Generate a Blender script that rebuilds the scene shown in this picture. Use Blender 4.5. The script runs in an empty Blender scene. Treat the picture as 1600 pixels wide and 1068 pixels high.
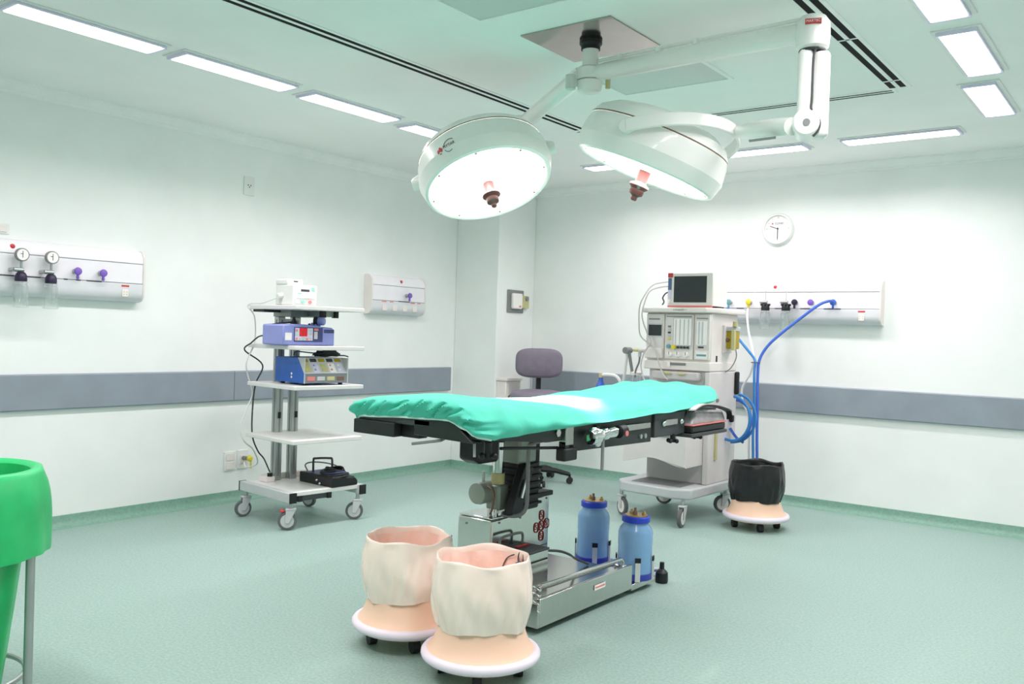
import bpy, math, random
from mathutils import Vector, Matrix
random.seed(7)
S = bpy.context.scene
COL = S.collection

# ------------------------------------------------------------------ camera
YAW, PITCH, ROLL, CAMH, FPX = -0.646057, -0.009473, 0.031174, 1.2077, 1386.8
cy, sy, cp, sp = math.cos(YAW), math.sin(YAW), math.cos(PITCH), math.sin(PITCH)
fw = Vector((sy*cp, cy*cp, sp)); rt = Vector((cy, -sy, 0)); up = rt.cross(fw)
rt2 = rt*math.cos(ROLL) + up*math.sin(ROLL); up2 = up*math.cos(ROLL) - rt*math.sin(ROLL)
cam_d = bpy.data.cameras.new('camera'); cam = bpy.data.objects.new('camera', cam_d); COL.objects.link(cam)
M3 = Matrix((rt2, up2, -fw)).transposed()
cam.matrix_world = Matrix.Translation((0, 0, CAMH)) @ M3.to_4x4()
cam_d.sensor_fit = 'HORIZONTAL'; cam_d.sensor_width = 36.0; cam_d.lens = 36.0*FPX/1600.0
cam_d.clip_start = 0.05; cam_d.clip_end = 60
S.camera = cam

# ------------------------------------------------------------------ world, exposure, light levels
w = bpy.data.worlds.new('world'); S.world = w; w.use_nodes = True
w.node_tree.nodes['Background'].inputs[0].default_value = (0.8, 0.9, 0.88, 1)
w.node_tree.nodes['Background'].inputs[1].default_value = 0.02
S.view_settings.view_transform = 'Standard'; S.view_settings.look = 'None'
S.cycles.max_bounces = 14; S.cycles.diffuse_bounces = 8
S.view_settings.exposure = 0.08; S.view_settings.gamma = 1.0; S.view_settings.use_curve_mapping = False
TUBE_EMISSION = 5.0         # ceiling fluorescent diffusers
TUBE_WATTS = 9.9            # light of each ceiling fixture, shaped by its reflector
LENS_EMISSION = 3.6         # surgical lamp front glass
LAMP_WATTS = 15.0           # focused beam of each surgical lamp head

# ------------------------------------------------------------------ materials
def lin(c):
    c = c/255.0
    return c/12.92 if c <= 0.04045 else ((c+0.055)/1.055)**2.4
def rgb(r, g, b): return (lin(r), lin(g), lin(b), 1.0)
MATS = {}
def mat(name, c, rough=0.5, metal=0.0, spec=0.5, trans=0.0, alpha=1.0, noise=0.0, nscale=8.0, bump=0.0, bscale=30.0,
        emit=None, estr=0.0, sss=0.0, coat=0.0, ior=1.45, stretch=None):
    m = bpy.data.materials.new(name); m.use_nodes = True; MATS[name] = m
    nt = m.node_tree; b = nt.nodes['Principled BSDF']
    b.inputs['Base Color'].default_value = rgb(*c); b.inputs['Roughness'].default_value = rough
    b.inputs['Metallic'].default_value = metal; b.inputs['Specular IOR Level'].default_value = spec
    b.inputs['IOR'].default_value = ior
    b.inputs['Transmission Weight'].default_value = trans; b.inputs['Alpha'].default_value = alpha
    if coat: b.inputs['Coat Weight'].default_value = coat
    if sss:
        b.inputs['Subsurface Weight'].default_value = sss; b.inputs['Subsurface Radius'].default_value = (.02, .015, .01)
    if emit:
        b.inputs['Emission Color'].default_value = rgb(*emit); b.inputs['Emission Strength'].default_value = estr
    if noise or bump:
        tc = nt.nodes.new('ShaderNodeTexCoord'); src = tc.outputs['Object']
        if stretch:
            mp = nt.nodes.new('ShaderNodeMapping'); mp.inputs['Scale'].default_value = stretch
            nt.links.new(src, mp.inputs[0]); src = mp.outputs[0]
    if noise:
        n = nt.nodes.new('ShaderNodeTexNoise'); n.inputs['Scale'].default_value = nscale; n.inputs['Detail'].default_value = 4
        nt.links.new(src, n.inputs['Vector'])
        r = nt.nodes.new('ShaderNodeValToRGB'); e = r.color_ramp.elements
        lo = tuple(max(0, v*(1-noise)) for v in c); hi = tuple(min(255, v*(1+noise)) for v in c)
        e[0].position = .3; e[0].color = rgb(*lo); e[1].position = .7; e[1].color = rgb(*hi)
        nt.links.new(n.outputs['Fac'], r.inputs[0]); nt.links.new(r.outputs[0], b.inputs['Base Color'])
    if bump:
        n2 = nt.nodes.new('ShaderNodeTexNoise'); n2.inputs['Scale'].default_value = bscale; n2.inputs['Detail'].default_value = 5
        nt.links.new(src, n2.inputs['Vector'])
        bp = nt.nodes.new('ShaderNodeBump'); bp.inputs['Strength'].default_value = bump; bp.inputs['Distance'].default_value = .01
        nt.links.new(n2.outputs['Fac'], bp.inputs['Height']); nt.links.new(bp.outputs[0], b.inputs['Normal'])
    return m

mat('wall', (238, 241, 239), .55, noise=.012, nscale=3)
mat('ceiling', (242, 244, 242), .7, noise=.01, nscale=2)
mat('cornice', (242, 244, 242), .6, noise=.01)
mat('rail', (142, 151, 161), .45, noise=.03, nscale=5)
mat('white', (232, 233, 231), .4, noise=.01)
mat('lavender', (226, 222, 244), .4, noise=.01)  # white metal light housings; lavender glow of the tubes put into the colour
mat('panelwhite', (241, 237, 242), .35, noise=.01)
mat('panelgrey', (222, 222, 226), .35, noise=.01)
mat('cream', (234, 226, 222), .4, noise=.012)
mat('lampwhite', (246, 246, 243), .28, noise=.008, coat=.3)
mat('lightgrey', (196, 198, 200), .4, noise=.02)
mat('warmgrey', (200, 194, 194), .45, noise=.02)
mat('bodygrey', (217, 210, 209), .45, noise=.015)
mat('paleplastic', (206, 212, 208), .4, noise=.015)
mat('midgrey', (130, 133, 134), .45, noise=.03)
mat('darkgrey', (62, 66, 68), .5, noise=.05)
mat('black', (22, 24, 26), .45, noise=.05)
mat('rubber', (40, 42, 44), .65, noise=.05)
mat('tyre', (98, 100, 102), .6, noise=.04)
mat('slot', (9, 10, 14), .9, noise=.1)
mat('steel', (206, 206, 202), .16, 1.0, noise=.02, nscale=12, stretch=(1, 30, 1))
mat('brushed', (188, 186, 184), .30, 1.0, noise=.03, nscale=20, stretch=(1, 20, 1))
mat('platesteel', (176, 170, 164), .14, 1.0, noise=.02, nscale=10)
mat('chrome', (225, 226, 226), .08, 1.0, noise=.005)
mat('alu', (176, 182, 180), .38, .75, noise=.02)
mat('tablepaint', (38, 42, 42), .4, noise=.06)
mat('shelfwhite', (226, 224, 222), .4, noise=.012)
mat('drape', (92, 212, 188), .75, noise=.03, nscale=14, bump=.12, bscale=55)
mat('hem', (214, 240, 232), .7, noise=.02)
mat('peach', (250, 208, 182), .42, noise=.01, sss=.1)
mat('peachrim', (238, 226, 238), .4, noise=.01)
mat('bag', (254, 232, 220), .24, noise=.03, nscale=9, bump=.5, bscale=9, sss=.08, stretch=(1, 1, .45))
mat('baginner', (248, 212, 198), .35, noise=.05, nscale=9, bump=.6, bscale=14)
mat('blackbag', (30, 30, 32), .3, noise=.1, nscale=20, bump=.5, bscale=16)
mat('greenbag', (44, 190, 112), .38, noise=.06, nscale=7, bump=.35, bscale=10)
mat('ink', (92, 78, 84), .6, noise=.05)
mat('jarblue', (132, 178, 222), .18, noise=.03, nscale=6, alpha=.8, coat=.3)
mat('lidblue', (38, 66, 190), .35, noise=.03)
mat('bottomblue', (52, 66, 160), .4, noise=.03)
mat('brass', (186, 160, 110), .35, .6, noise=.05)
mat('upholstery', (122, 114, 128), .5, noise=.03, nscale=20, bump=.08, bscale=120)
mat('purple', (126, 96, 190), .4, noise=.03)
mat('darkpurple', (40, 34, 60), .4, noise=.05)
mat('yellow', (226, 208, 60), .4, noise=.03)
mat('olive', (176, 150, 20), .4, noise=.04)
mat('khaki', (196, 190, 140), .5, noise=.03)
mat('greengrey', (150, 160, 150), .4, .25, noise=.03)
mat('red', (200, 60, 62), .45, noise=.03)
mat('softred', (226, 130, 124), .5, noise=.03)
mat('crossred', (170, 50, 46), .5, noise=.08, nscale=60)
mat('handle', (104, 56, 54), .35, noise=.06)
mat('violet', (142, 150, 212), .4, noise=.02)
mat('violetdark', (66, 70, 120), .45, noise=.03)
mat('esublue', (40, 96, 180), .4, noise=.04, nscale=12)
mat('hoseblue', (42, 122, 190), .35, noise=.03, coat=.3)
mat('hoseblue2', (60, 100, 196), .35, noise=.03, coat=.3)
mat('hosewhite', (232, 230, 228), .4, noise=.01)
mat('teal', (110, 160, 165), .4, noise=.03)
mat('screen', (52, 56, 58), .25, noise=.04)
mat('ledred', (190, 30, 40), .4, noise=.15, nscale=90, emit=(220, 30, 40), estr=.25)
mat('cyan', (150, 220, 200), .5, noise=.03)
mat('ink_dark', (60, 62, 70), .6, noise=.04)
mat('inkblue', (92, 110, 150), .6, noise=.04)
mat('tint', (214, 206, 226), .4, noise=.05, nscale=30)
mat('glass', (240, 248, 246), .05, trans=.9, alpha=.28, noise=.01)
mat('paper', (246, 240, 238), .6, noise=.01)
mat('brown', (120, 96, 84), .5, noise=.04)
mat('wrap', (150, 140, 144), .22, noise=.12, nscale=14, bump=.3, bscale=25, coat=.5)
mat('cable', (58, 62, 60), .5, noise=.05)
mat('tube', (247, 246, 255), .5, emit=(255, 245, 246), estr=TUBE_EMISSION, noise=.002)
mat('lens', (250, 248, 244), .3, emit=(255, 250, 244), estr=LENS_EMISSION, noise=.002)

def floor_material():
    m = bpy.data.materials.new('vinyl'); m.use_nodes = True; MATS['vinyl'] = m
    nt = m.node_tree; b = nt.nodes['Principled BSDF']; b.inputs['Roughness'].default_value = .32
    b.inputs['Specular IOR Level'].default_value = .3
    tc = nt.nodes.new('ShaderNodeTexCoord')
    n1 = nt.nodes.new('ShaderNodeTexNoise'); n1.inputs['Scale'].default_value = 90; n1.inputs['Detail'].default_value = 3
    n2 = nt.nodes.new('ShaderNodeTexNoise'); n2.inputs['Scale'].default_value = 1.2
    v = nt.nodes.new('ShaderNodeTexVoronoi'); v.inputs['Scale'].default_value = 55
    for n in (n1, n2, v): nt.links.new(tc.outputs['Object'], n.inputs['Vector'])
    r1 = nt.nodes.new('ShaderNodeValToRGB'); e = r1.color_ramp.elements
    e[0].position = .35; e[0].color = rgb(140, 166, 158); e[1].position = .68; e[1].color = rgb(158, 182, 175)
    nt.links.new(n1.outputs['Fac'], r1.inputs[0])
    r2 = nt.nodes.new('ShaderNodeValToRGB'); e = r2.color_ramp.elements
    e[0].position = .07; e[0].color = (1, 1, 1, 1); e[1].position = .13; e[1].color = (0, 0, 0, 1)
    nt.links.new(v.outputs['Distance'], r2.inputs[0])
    mul = nt.nodes.new('ShaderNodeMath'); mul.operation = 'MULTIPLY'; mul.inputs[1].default_value = .5
    nt.links.new(r2.outputs[0], mul.inputs[0])
    mx = nt.nodes.new('ShaderNodeMixRGB'); mx.inputs[2].default_value = rgb(192, 210, 204)
    nt.links.new(mul.outputs[0], mx.inputs[0]); nt.links.new(r1.outputs[0], mx.inputs[1])
    nt.links.new(mx.outputs[0], b.inputs['Base Color'])
    r3 = nt.nodes.new('ShaderNodeMapRange'); r3.inputs[3].default_value = .42; r3.inputs[4].default_value = .55
    nt.links.new(n2.outputs['Fac'], r3.inputs[0]); nt.links.new(r3.outputs[0], b.inputs['Roughness'])
floor_material()

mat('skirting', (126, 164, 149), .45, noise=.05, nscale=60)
def grille_material():
    m = bpy.data.materials.new('perforated'); m.use_nodes = True; MATS['perforated'] = m
    nt = m.node_tree; b = nt.nodes['Principled BSDF']; b.inputs['Roughness'].default_value = .5
    tc = nt.nodes.new('ShaderNodeTexCoord'); v = nt.nodes.new('ShaderNodeTexVoronoi')
    v.inputs['Scale'].default_value = 110; v.inputs['Randomness'].default_value = 0
    nt.links.new(tc.outputs['Object'], v.inputs['Vector'])
    r = nt.nodes.new('ShaderNodeValToRGB'); e = r.color_ramp.elements
    e[0].position = .36; e[0].color = rgb(112, 120, 117); e[1].position = .44; e[1].color = rgb(205, 211, 208)
    nt.links.new(v.outputs['Distance'], r.inputs[0]); nt.links.new(r.outputs[0], b.inputs['Base Color'])
grille_material()

# ------------------------------------------------------------------ mesh builder
class MB:
    def __init__(s): s.v = []; s.f = []
    def add(s, vs, fs):
        o = len(s.v); s.v += [tuple(x) for x in vs]; s.f += [tuple(i+o for i in f) for f in fs]; return s
    def box(s, x0, x1, y0, y1, z0, z1):
        v = [(x0,y0,z0),(x1,y0,z0),(x1,y1,z0),(x0,y1,z0),(x0,y0,z1),(x1,y0,z1),(x1,y1,z1),(x0,y1,z1)]
        return s.add(v, [(3,2,1,0),(4,5,6,7),(0,1,5,4),(1,2,6,5),(2,3,7,6),(3,0,4,7)])
    def hexa(s, v):
        return s.add(v, [(3,2,1,0),(4,5,6,7),(0,1,5,4),(1,2,6,5),(2,3,7,6),(3,0,4,7)])
    def ring(s, c, ax, r, n, ref=None):
        ax = Vector(ax).normalized(); ref = Vector(ref) if ref is not None else (Vector((0,0,1)) if abs(ax.z) < .9 else Vector((1,0,0)))
        u = ax.cross(ref).normalized(); w_ = ax.cross(u)
        c = Vector(c)
        return [c + r*(math.cos(2*math.pi*i/n)*u + math.sin(2*math.pi*i/n)*w_) for i in range(n)]
    def cyl(s, p0, p1, r0, r1=None, n=20, caps=True):
        r1 = r0 if r1 is None else r1; ax = Vector(p1)-Vector(p0)
        a = s.ring(p0, ax, r0, n); b = s.ring(p1, ax, r1, n)
        fs = [(i, (i+1) % n, n+(i+1) % n, n+i) for i in range(n)]
        if caps: fs += [tuple(range(n-1, -1, -1)), tuple(range(n, 2*n))]
        return s.add(a+b, fs)
    def lathe(s, prof, n=32, c=(0,0,0), ax=(0,0,1), cap0=True, cap1=True):
        ax = Vector(ax).normalized(); c = Vector(c); vs = []; fs = []
        for r, h in prof: vs += s.ring(c+ax*h, ax, r, n)
        m = len(prof)
        for j in range(m-1):
            for i in range(n): fs.append((j*n+i, j*n+(i+1) % n, (j+1)*n+(i+1) % n, (j+1)*n+i))
        if cap0: fs.append(tuple(range(n-1, -1, -1)))
        if cap1: fs.append(tuple(range((m-1)*n, m*n)))
        return s.add(vs, fs)
    def tube(s, pts, r, n=8, caps=True, closed=False):
        pts = [Vector(q) for q in pts]; m = len(pts); vs = []; fs = []; u = None
        for k in range(m):
            if closed: t = pts[(k+1) % m]-pts[k-1]
            else: t = pts[min(k+1, m-1)]-pts[max(k-1, 0)]
            t = t.normalized() if t.length > 1e-9 else Vector((0,0,1))
            if u is None: u = t.orthogonal().normalized()
            else:
                u = u - t*u.dot(t); u = u.normalized() if u.length > 1e-6 else t.orthogonal().normalized()
            w_ = t.cross(u); rr = r[k] if isinstance(r, (list, tuple)) else r
            vs += [pts[k] + rr*(math.cos(2*math.pi*i/n)*u + math.sin(2*math.pi*i/n)*w_) for i in range(n)]
        for k in range(m if closed else m-1):
            k2 = (k+1) % m
            for i in range(n): fs.append((k*n+i, k*n+(i+1) % n, k2*n+(i+1) % n, k2*n+i))
        if caps and not closed: fs += [tuple(range(n-1, -1, -1)), tuple(range((m-1)*n, m*n))]
        return s.add(vs, fs)
    def band(s, pts, nrm, wdir, wd, th):
        # flat strip following pts; per-point thickness direction nrm and width direction wdir
        vs = []; fs = []; m = len(pts)
        for q, nn, ww in zip(pts, nrm, wdir):
            q = Vector(q); nn = Vector(nn).normalized(); ww = Vector(ww).normalized()
            vs += [q-ww*wd/2-nn*th/2, q+ww*wd/2-nn*th/2, q+ww*wd/2+nn*th/2, q-ww*wd/2+nn*th/2]
        for k in range(m-1):
            for i in range(4): fs.append((k*4+i, k*4+(i+1) % 4, (k+1)*4+(i+1) % 4, (k+1)*4+i))
        fs += [(3,2,1,0), tuple((m-1)*4+i for i in range(4))]
        return s.add(vs, fs)
    def prism(s, poly, a0, a1, axis='x'):
        # poly: 2D points; axis x -> (y,z), y -> (x,z), z -> (x,y)
        def P(q, a):
            return (a, q[0], q[1]) if axis == 'x' else ((q[0], a, q[1]) if axis == 'y' else (q[0], q[1], a))
        n = len(poly)
        return s.add([P(q, a0) for q in poly]+[P(q, a1) for q in poly],
                     [(i, (i+1) % n, n+(i+1) % n, n+i) for i in range(n)]+[tuple(range(n-1, -1, -1)), tuple(range(n, 2*n))])
    def ball(s, c, r, n=14, m=9, sx=1, sy_=1, sz=1):
        vs = []; fs = []
        for j in range(1, m):
            a = math.pi*j/m
            for i in range(n):
                b = 2*math.pi*i/n
                vs.append((c[0]+r*sx*math.sin(a)*math.cos(b), c[1]+r*sy_*math.sin(a)*math.sin(b), c[2]+r*sz*math.cos(a)))
        vs += [(c[0], c[1], c[2]+r*sz), (c[0], c[1], c[2]-r*sz)]; t = len(vs)-2
        for j in range(m-2):
            for i in range(n): fs.append((j*n+i, (j+1)*n+i, (j+1)*n+(i+1) % n, j*n+(i+1) % n))
        for i in range(n):
            fs.append((t, i, (i+1) % n)); fs.append((t+1, (m-2)*n+(i+1) % n, (m-2)*n+i))
        return s.add(vs, fs)
    def grid(s, rows):
        m = len(rows); n = len(rows[0]); vs = [q for r_ in rows for q in r_]
        return s.add(vs, [(j*n+i, j*n+i+1, (j+1)*n+i+1, (j+1)*n+i) for j in range(m-1) for i in range(n-1)])
    def build(s, name, m, parent=None, bevel=0.0, smooth=35, sub=0, segs=2, solid=0.0):
        me = bpy.data.meshes.new(name)
        vs = s.v
        if isinstance(parent, Thing):
            if parent.world: inv = parent.inv; vs = [inv @ Vector(q) for q in vs]
            par = parent.o
        else: par = parent
        if par is not None and not isinstance(parent, Thing):
            inv = par.get('_w')
            if inv is not None: vs = [WINV[inv] @ Vector(q) for q in vs]
        me.from_pydata([tuple(q) for q in vs], [], s.f); me.update()
        import bmesh
        bm = bmesh.new(); bm.from_mesh(me); bmesh.ops.recalc_face_normals(bm, faces=bm.faces); bm.to_mesh(me); bm.free()
        if smooth:
            me.polygons.foreach_set('use_smooth', [True]*len(me.polygons)); me.set_sharp_from_angle(angle=math.radians(smooth))
        me.materials.append(MATS[m])
        o = bpy.data.objects.new(name, me); COL.objects.link(o); o.parent = par
        if par is not None and par.get('_w') is not None: o['_w'] = par['_w']
        if solid:
            md = o.modifiers.new('solid', 'SOLIDIFY'); md.thickness = solid; md.offset = -1
        if bevel:
            md = o.modifiers.new('bevel', 'BEVEL'); md.width = bevel; md.segments = segs; md.limit_method = 'ANGLE'; md.angle_limit = math.radians(38)
            md.harden_normals = False
        if sub:
            md = o.modifiers.new('sub', 'SUBSURF'); md.levels = sub; md.render_levels = sub
        return o
WINV = {}
class Thing:
    def __init__(s, name, label, cat, loc=(0,0,0), rz=0.0, group=None, world=False, rot=None):
        o = bpy.data.objects.new(name, None); COL.objects.link(o); o.empty_display_size = .05
        o.location = loc; o.rotation_euler = rot or (0, 0, rz)
        o['label'] = label; o['category'] = cat
        if group: o['group'] = group
        s.o = o; s.world = world
        if world:
            mtx = Matrix.Translation(loc) @ (Matrix.Rotation(rz, 4, 'Z'))
            s.inv = mtx.inverted(); WINV[o.name] = s.inv; o['_w'] = o.name
def tag(o, label, cat, group=None):
    o['label'] = label; o['category'] = cat
    if group: o['group'] = group
    return o
def struct(o, label=None):
    o['kind'] = 'structure'
    if label: o['label'] = label
    return o
def copy_tree(o, parent=None):
    c = o.copy(); COL.objects.link(c); c.parent = parent
    for ch in list(o.children): copy_tree(ch, c)
    return c
def B(*a): return MB().box(*a)
def text(name, s, size, origin, xdir, ydir, m, parent, align='CENTER', depth=.0006, bold=0.0):
    cu = bpy.data.curves.new(name, 'FONT'); cu.body = s; cu.size = size; cu.align_x = align; cu.align_y = 'CENTER'; cu.extrude = depth
    cu.offset = bold
    t = bpy.data.objects.new(name, cu)
    COL.objects.link(t); bpy.context.view_layer.update()
    me = bpy.data.meshes.new_from_object(t.evaluated_get(bpy.context.evaluated_depsgraph_get()))
    COL.objects.unlink(t); bpy.data.objects.remove(t)
    x = Vector(xdir).normalized(); y = Vector(ydir).normalized(); z = x.cross(y)
    mt = Matrix((x, y, z)).transposed().to_4x4(); mt.translation = Vector(origin)
    if isinstance(parent, Thing):
        par = parent.o
        if parent.world: mt = parent.inv @ mt
    else:
        par = parent
        if par.get('_w') is not None: mt = WINV[par['_w']] @ mt
    me.transform(mt); me.materials.clear(); me.materials.append(MATS[m])
    o = bpy.data.objects.new(name, me); COL.objects.link(o); o.parent = par
    return o
def spline(pts, n=8):
    pts = [Vector(q) for q in pts]; out = []
    for i in range(len(pts)-1):
        p0 = pts[max(i-1, 0)]; p1 = pts[i]; p2 = pts[i+1]; p3 = pts[min(i+2, len(pts)-1)]
        for k in range(n):
            t = k/n
            out.append(.5*((2*p1)+(p2-p0)*t+(2*p0-5*p1+4*p2-p3)*t*t+(3*p1-p0-3*p2+p3)*t**3))
    out.append(pts[-1]); return out
def interp(x, tab):
    if x <= tab[0][0]: return tab[0][1]
    for (a, va), (b, vb) in zip(tab, tab[1:]):
        if x <= b:
            t = (x-a)/(b-a); t = t*t*(3-2*t); return va+(vb-va)*t
    return tab[-1][1]

# ------------------------------------------------------------------ room shell
XL, XR, YB, YF, ZC = -5.165, 1.25, 6.528, -1.1, 2.5
CX, CY = -4.69, 5.995          # corner pier faces
struct(B(XL-.1, XR+.1, YF-.1, YB+.1, -.08, 0).build('floor', 'vinyl'), 'speckled green vinyl floor')
struct(B(XL-.1, XR+.1, YF-.1, YB+.1, ZC, ZC+.1).build('ceiling', 'ceiling'), 'pale green flat ceiling')
struct(B(XL-.1, XL, YF-.1, YB+.1, 0, ZC).build('wall_left', 'wall'), 'pale mint wall with the two gas panels')
struct(B(XL, XR, YB, YB+.1, 0, ZC).build('wall_back', 'wall'), 'pale mint wall with the clock')
struct(B(XR, XR+.1, YF-.1, YB+.1, 0, ZC).build('wall_right', 'wall'), 'pale mint wall beside the camera')
struct(B(XL, XR, YF-.1, YF, 0, ZC).build('wall_front', 'wall'), 'pale mint wall behind the camera')
struct(B(XL, CX, CY, YB, 0, ZC).build('wall_corner', 'wall', bevel=.008), 'pale mint square pier in the corner')
# coved vinyl skirting: profile (out, z)
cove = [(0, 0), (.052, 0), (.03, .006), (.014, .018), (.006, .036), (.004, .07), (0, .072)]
def run(profile, a, b, outdir, name, m, lab=None):
    a = Vector(a); b = Vector(b); o_ = Vector(outdir); mb = MB(); n = len(profile)
    vs = [a+o_*q[0]+Vector((0, 0, q[1])) for q in profile]+[b+o_*q[0]+Vector((0, 0, q[1])) for q in profile]
    mb.add(vs, [(i, (i+1) % n, n+(i+1) % n, n+i) for i in range(n)]+[tuple(range(n-1, -1, -1)), tuple(range(n, 2*n))])
    return struct(mb.build(name, m), lab)
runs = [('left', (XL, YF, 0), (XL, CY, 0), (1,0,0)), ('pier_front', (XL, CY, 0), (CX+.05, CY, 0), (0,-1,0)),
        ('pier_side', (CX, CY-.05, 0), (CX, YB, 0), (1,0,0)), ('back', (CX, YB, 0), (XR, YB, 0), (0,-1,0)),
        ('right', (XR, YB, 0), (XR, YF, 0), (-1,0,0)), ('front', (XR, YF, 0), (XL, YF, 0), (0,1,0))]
corn = [(0, 2.5), (.06, 2.5), (.06, 2.49), (.05, 2.482), (.042, 2.468), (.03, 2.456), (.018, 2.452), (.016, 2.442), (.008, 2.436), (0, 2.436)]
for i, (nm, a, b, d) in enumerate(runs):
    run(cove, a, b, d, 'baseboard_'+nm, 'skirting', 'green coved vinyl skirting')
    if nm == 'pier_front': b = (CX+.06, CY, 0)
    if nm == 'pier_side': a = (CX, CY-.06, 0)
    run(corn, a, b, d, 'trim_%d' % (i+1), 'cornice', 'pale moulded ceiling cornice')
# wall bumper rails
railp = [(0, .69), (.022, .69), (.027, .697), (.027, .888), (.022, .895), (0, .895)]
run(railp, (XL, YF+.02, 0), (XL, 3.69, 0), (1,0,0), 'trim_11', 'rail', 'grey bumper rail on the left wall')
run(railp, (XL, 3.694, 0), (XL, 5.935, 0), (1,0,0), 'trim_12', 'rail', 'grey bumper rail on the left wall')
run(railp, (CX+.03, YB, 0), (XR-.02, YB, 0), (0,-1,0), 'trim_13', 'rail', 'grey bumper rail on the back wall')

# ------------------------------------------------------------------ ceiling lights
def ceiling_light():
    t = Thing('ceiling_light', '', 'ceiling light', group='fluorescent ceiling lights')
    L, W_ = .665, .15
    B(-L/2-.02, L/2+.02, -W_/2-.02, W_/2+.02, -.006, 0).build('frame', 'white', t, bevel=.002)
    a, b, h = L/2, W_/2, .02
    B(-a, a, -b, b, -h+.004, -.006).build('housing', 'lavender', t, bevel=.003)
    B(-a+.012, a-.012, -b+.01, b-.01, -h, -h+.004).build('diffuser', 'tube', t)
    for s in (-1, 1): B(s*(a+.002)-.006, s*(a+.002)+.006, -b-.002, b+.002, -h-.001, 0).build('end_cap', 'lavender', t, bevel=.002)
    ld = bpy.data.lights.new('tube_light', 'AREA'); ld.shape = 'RECTANGLE'; ld.size = L-.03; ld.size_y = W_-.025
    ld.energy = TUBE_WATTS; ld.spread = math.radians(154); ld.color = (1, .905, .93)
    lo = bpy.data.objects.new('tube_light', ld); COL.objects.link(lo); lo.parent = t.o; lo.location = (0, 0, -h-.001)
    return t.o
L0 = ceiling_light(); first = True
spots = [(-3.89, 1.98, 1, 'bright ceiling light in the top left corner, first of the left row'),
         (-3.88, 2.745, 1, 'bright ceiling light second from the left in the left row'),
         (-3.9, 3.545, 1, 'bright ceiling light third from the left in the left row'),
         (-3.92, 4.36, 1, 'bright ceiling light last in the left row, beside the round lamp head'),
         (-3.34, 5.78, 0, 'bright ceiling light mostly hidden behind the right lamp head'),
         (-2.33, 5.78, 0, 'bright ceiling light above the clock, behind the jointed lamp arm'),
         (-1.42, 5.78, 0, 'bright ceiling light in the back row farthest to the right'),
         (-.83, 5.14, 1, 'bright ceiling light in the right row nearest the back wall'),
         (-.77, 4.285, 1, 'bright ceiling light in the middle of the right row'),
         (-.76, 3.44, 1, 'bright ceiling light cut by the top right frame edge'),
         (-.76, 2.6, 1, 'bright ceiling light beyond the top frame edge, right row'),
         (-.76, 1.76, 1, 'bright ceiling light nearest the camera in the right row'),
         (-3.2, .8, 0, 'bright ceiling light in the front row on the left'),
         (-2.3, .8, 0, 'bright ceiling light in the middle of the front row'),
         (-1.4, .8, 0, 'bright ceiling light in the front row on the right')]
for x, y, al, lab in spots:
    o = L0 if first else copy_tree(L0); first = False
    o.location = (x, y, ZC); o.rotation_euler = (0, 0, math.pi/2 if al else 0); o['label'] = lab

# ------------------------------------------------------------------ linear slot diffusers and grilles
def slot(a, b, alongy, lab, wide=.13, clips=()):
    cx_, cy_ = (a[0]+b[0])/2, (a[1]+b[1])/2
    t = Thing('slot_diffuser', lab, 'air diffuser', (cx_, cy_, ZC), math.pi/2 if alongy else 0, group='linear slot air diffusers')
    L = (b[1]-a[1] if alongy else b[0]-a[0])/2
    W_ = wide/2; s_ = wide*.17
    for y0, y1 in ((-W_, -W_+s_), (-s_/2, s_/2), (W_-s_, W_)):
        B(-L, L, y0, y1, -.004, 0).build('blade', 'cornice', t, bevel=.001)
    for y0, y1 in ((-W_+s_, -s_/2), (s_/2, W_-s_)):
        B(-L, L, y0, y1, -.0025, 0).build('slot', 'slot', t)
    for c in clips:
        B(c-.006, c+.006, -W_+s_, W_-s_, -.004, -.0025).build('clip', 'cornice', t)
    for s in (-1, 1): B(s*L-.008, s*L+.008, -W_, W_, -.0045, 0).build('end_piece', 'cornice', t)
slot((-3.05, 1.9), (-3.05, 4.70), True, 'long dark double slot air diffuser on the left of the ceiling', .12)
slot((-1.17, 1.9), (-1.17, 4.70), True, 'dark double slot air diffuser at upper right, beside the lamp arm', .12, (-.35, .55, 1.26))
slot((-3.11, 4.75), (-1.2, 4.75), False, 'thin dark double slot air diffuser across the ceiling near the clock', .085)
for lab, x0, x1, y0, y1 in (('perforated return air grille at the top frame edge', -2.37, -1.75, 2.3, 2.85),
                            ('perforated return air grille behind the lamp pole', -2.42, -1.8, 3.7, 4.14)):
    t = Thing('air_grille', lab, 'air grille', ((x0+x1)/2, (y0+y1)/2, ZC), group='perforated ceiling grilles')
    a, b = (x1-x0)/2, (y1-y0)/2
    for q in ((-a, a, -b, -b+.02), (-a, a, b-.02, b), (-a, -a+.02, -b+.02, b-.02), (a-.02, a, -b+.02, b-.02)):
        B(*q, -.008, 0).build('frame', 'cornice', t, bevel=.001)
    B(-a+.02, a-.02, -b+.02, b-.02, -.004, 0).build('perforated_sheet', 'perforated', t)

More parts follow.
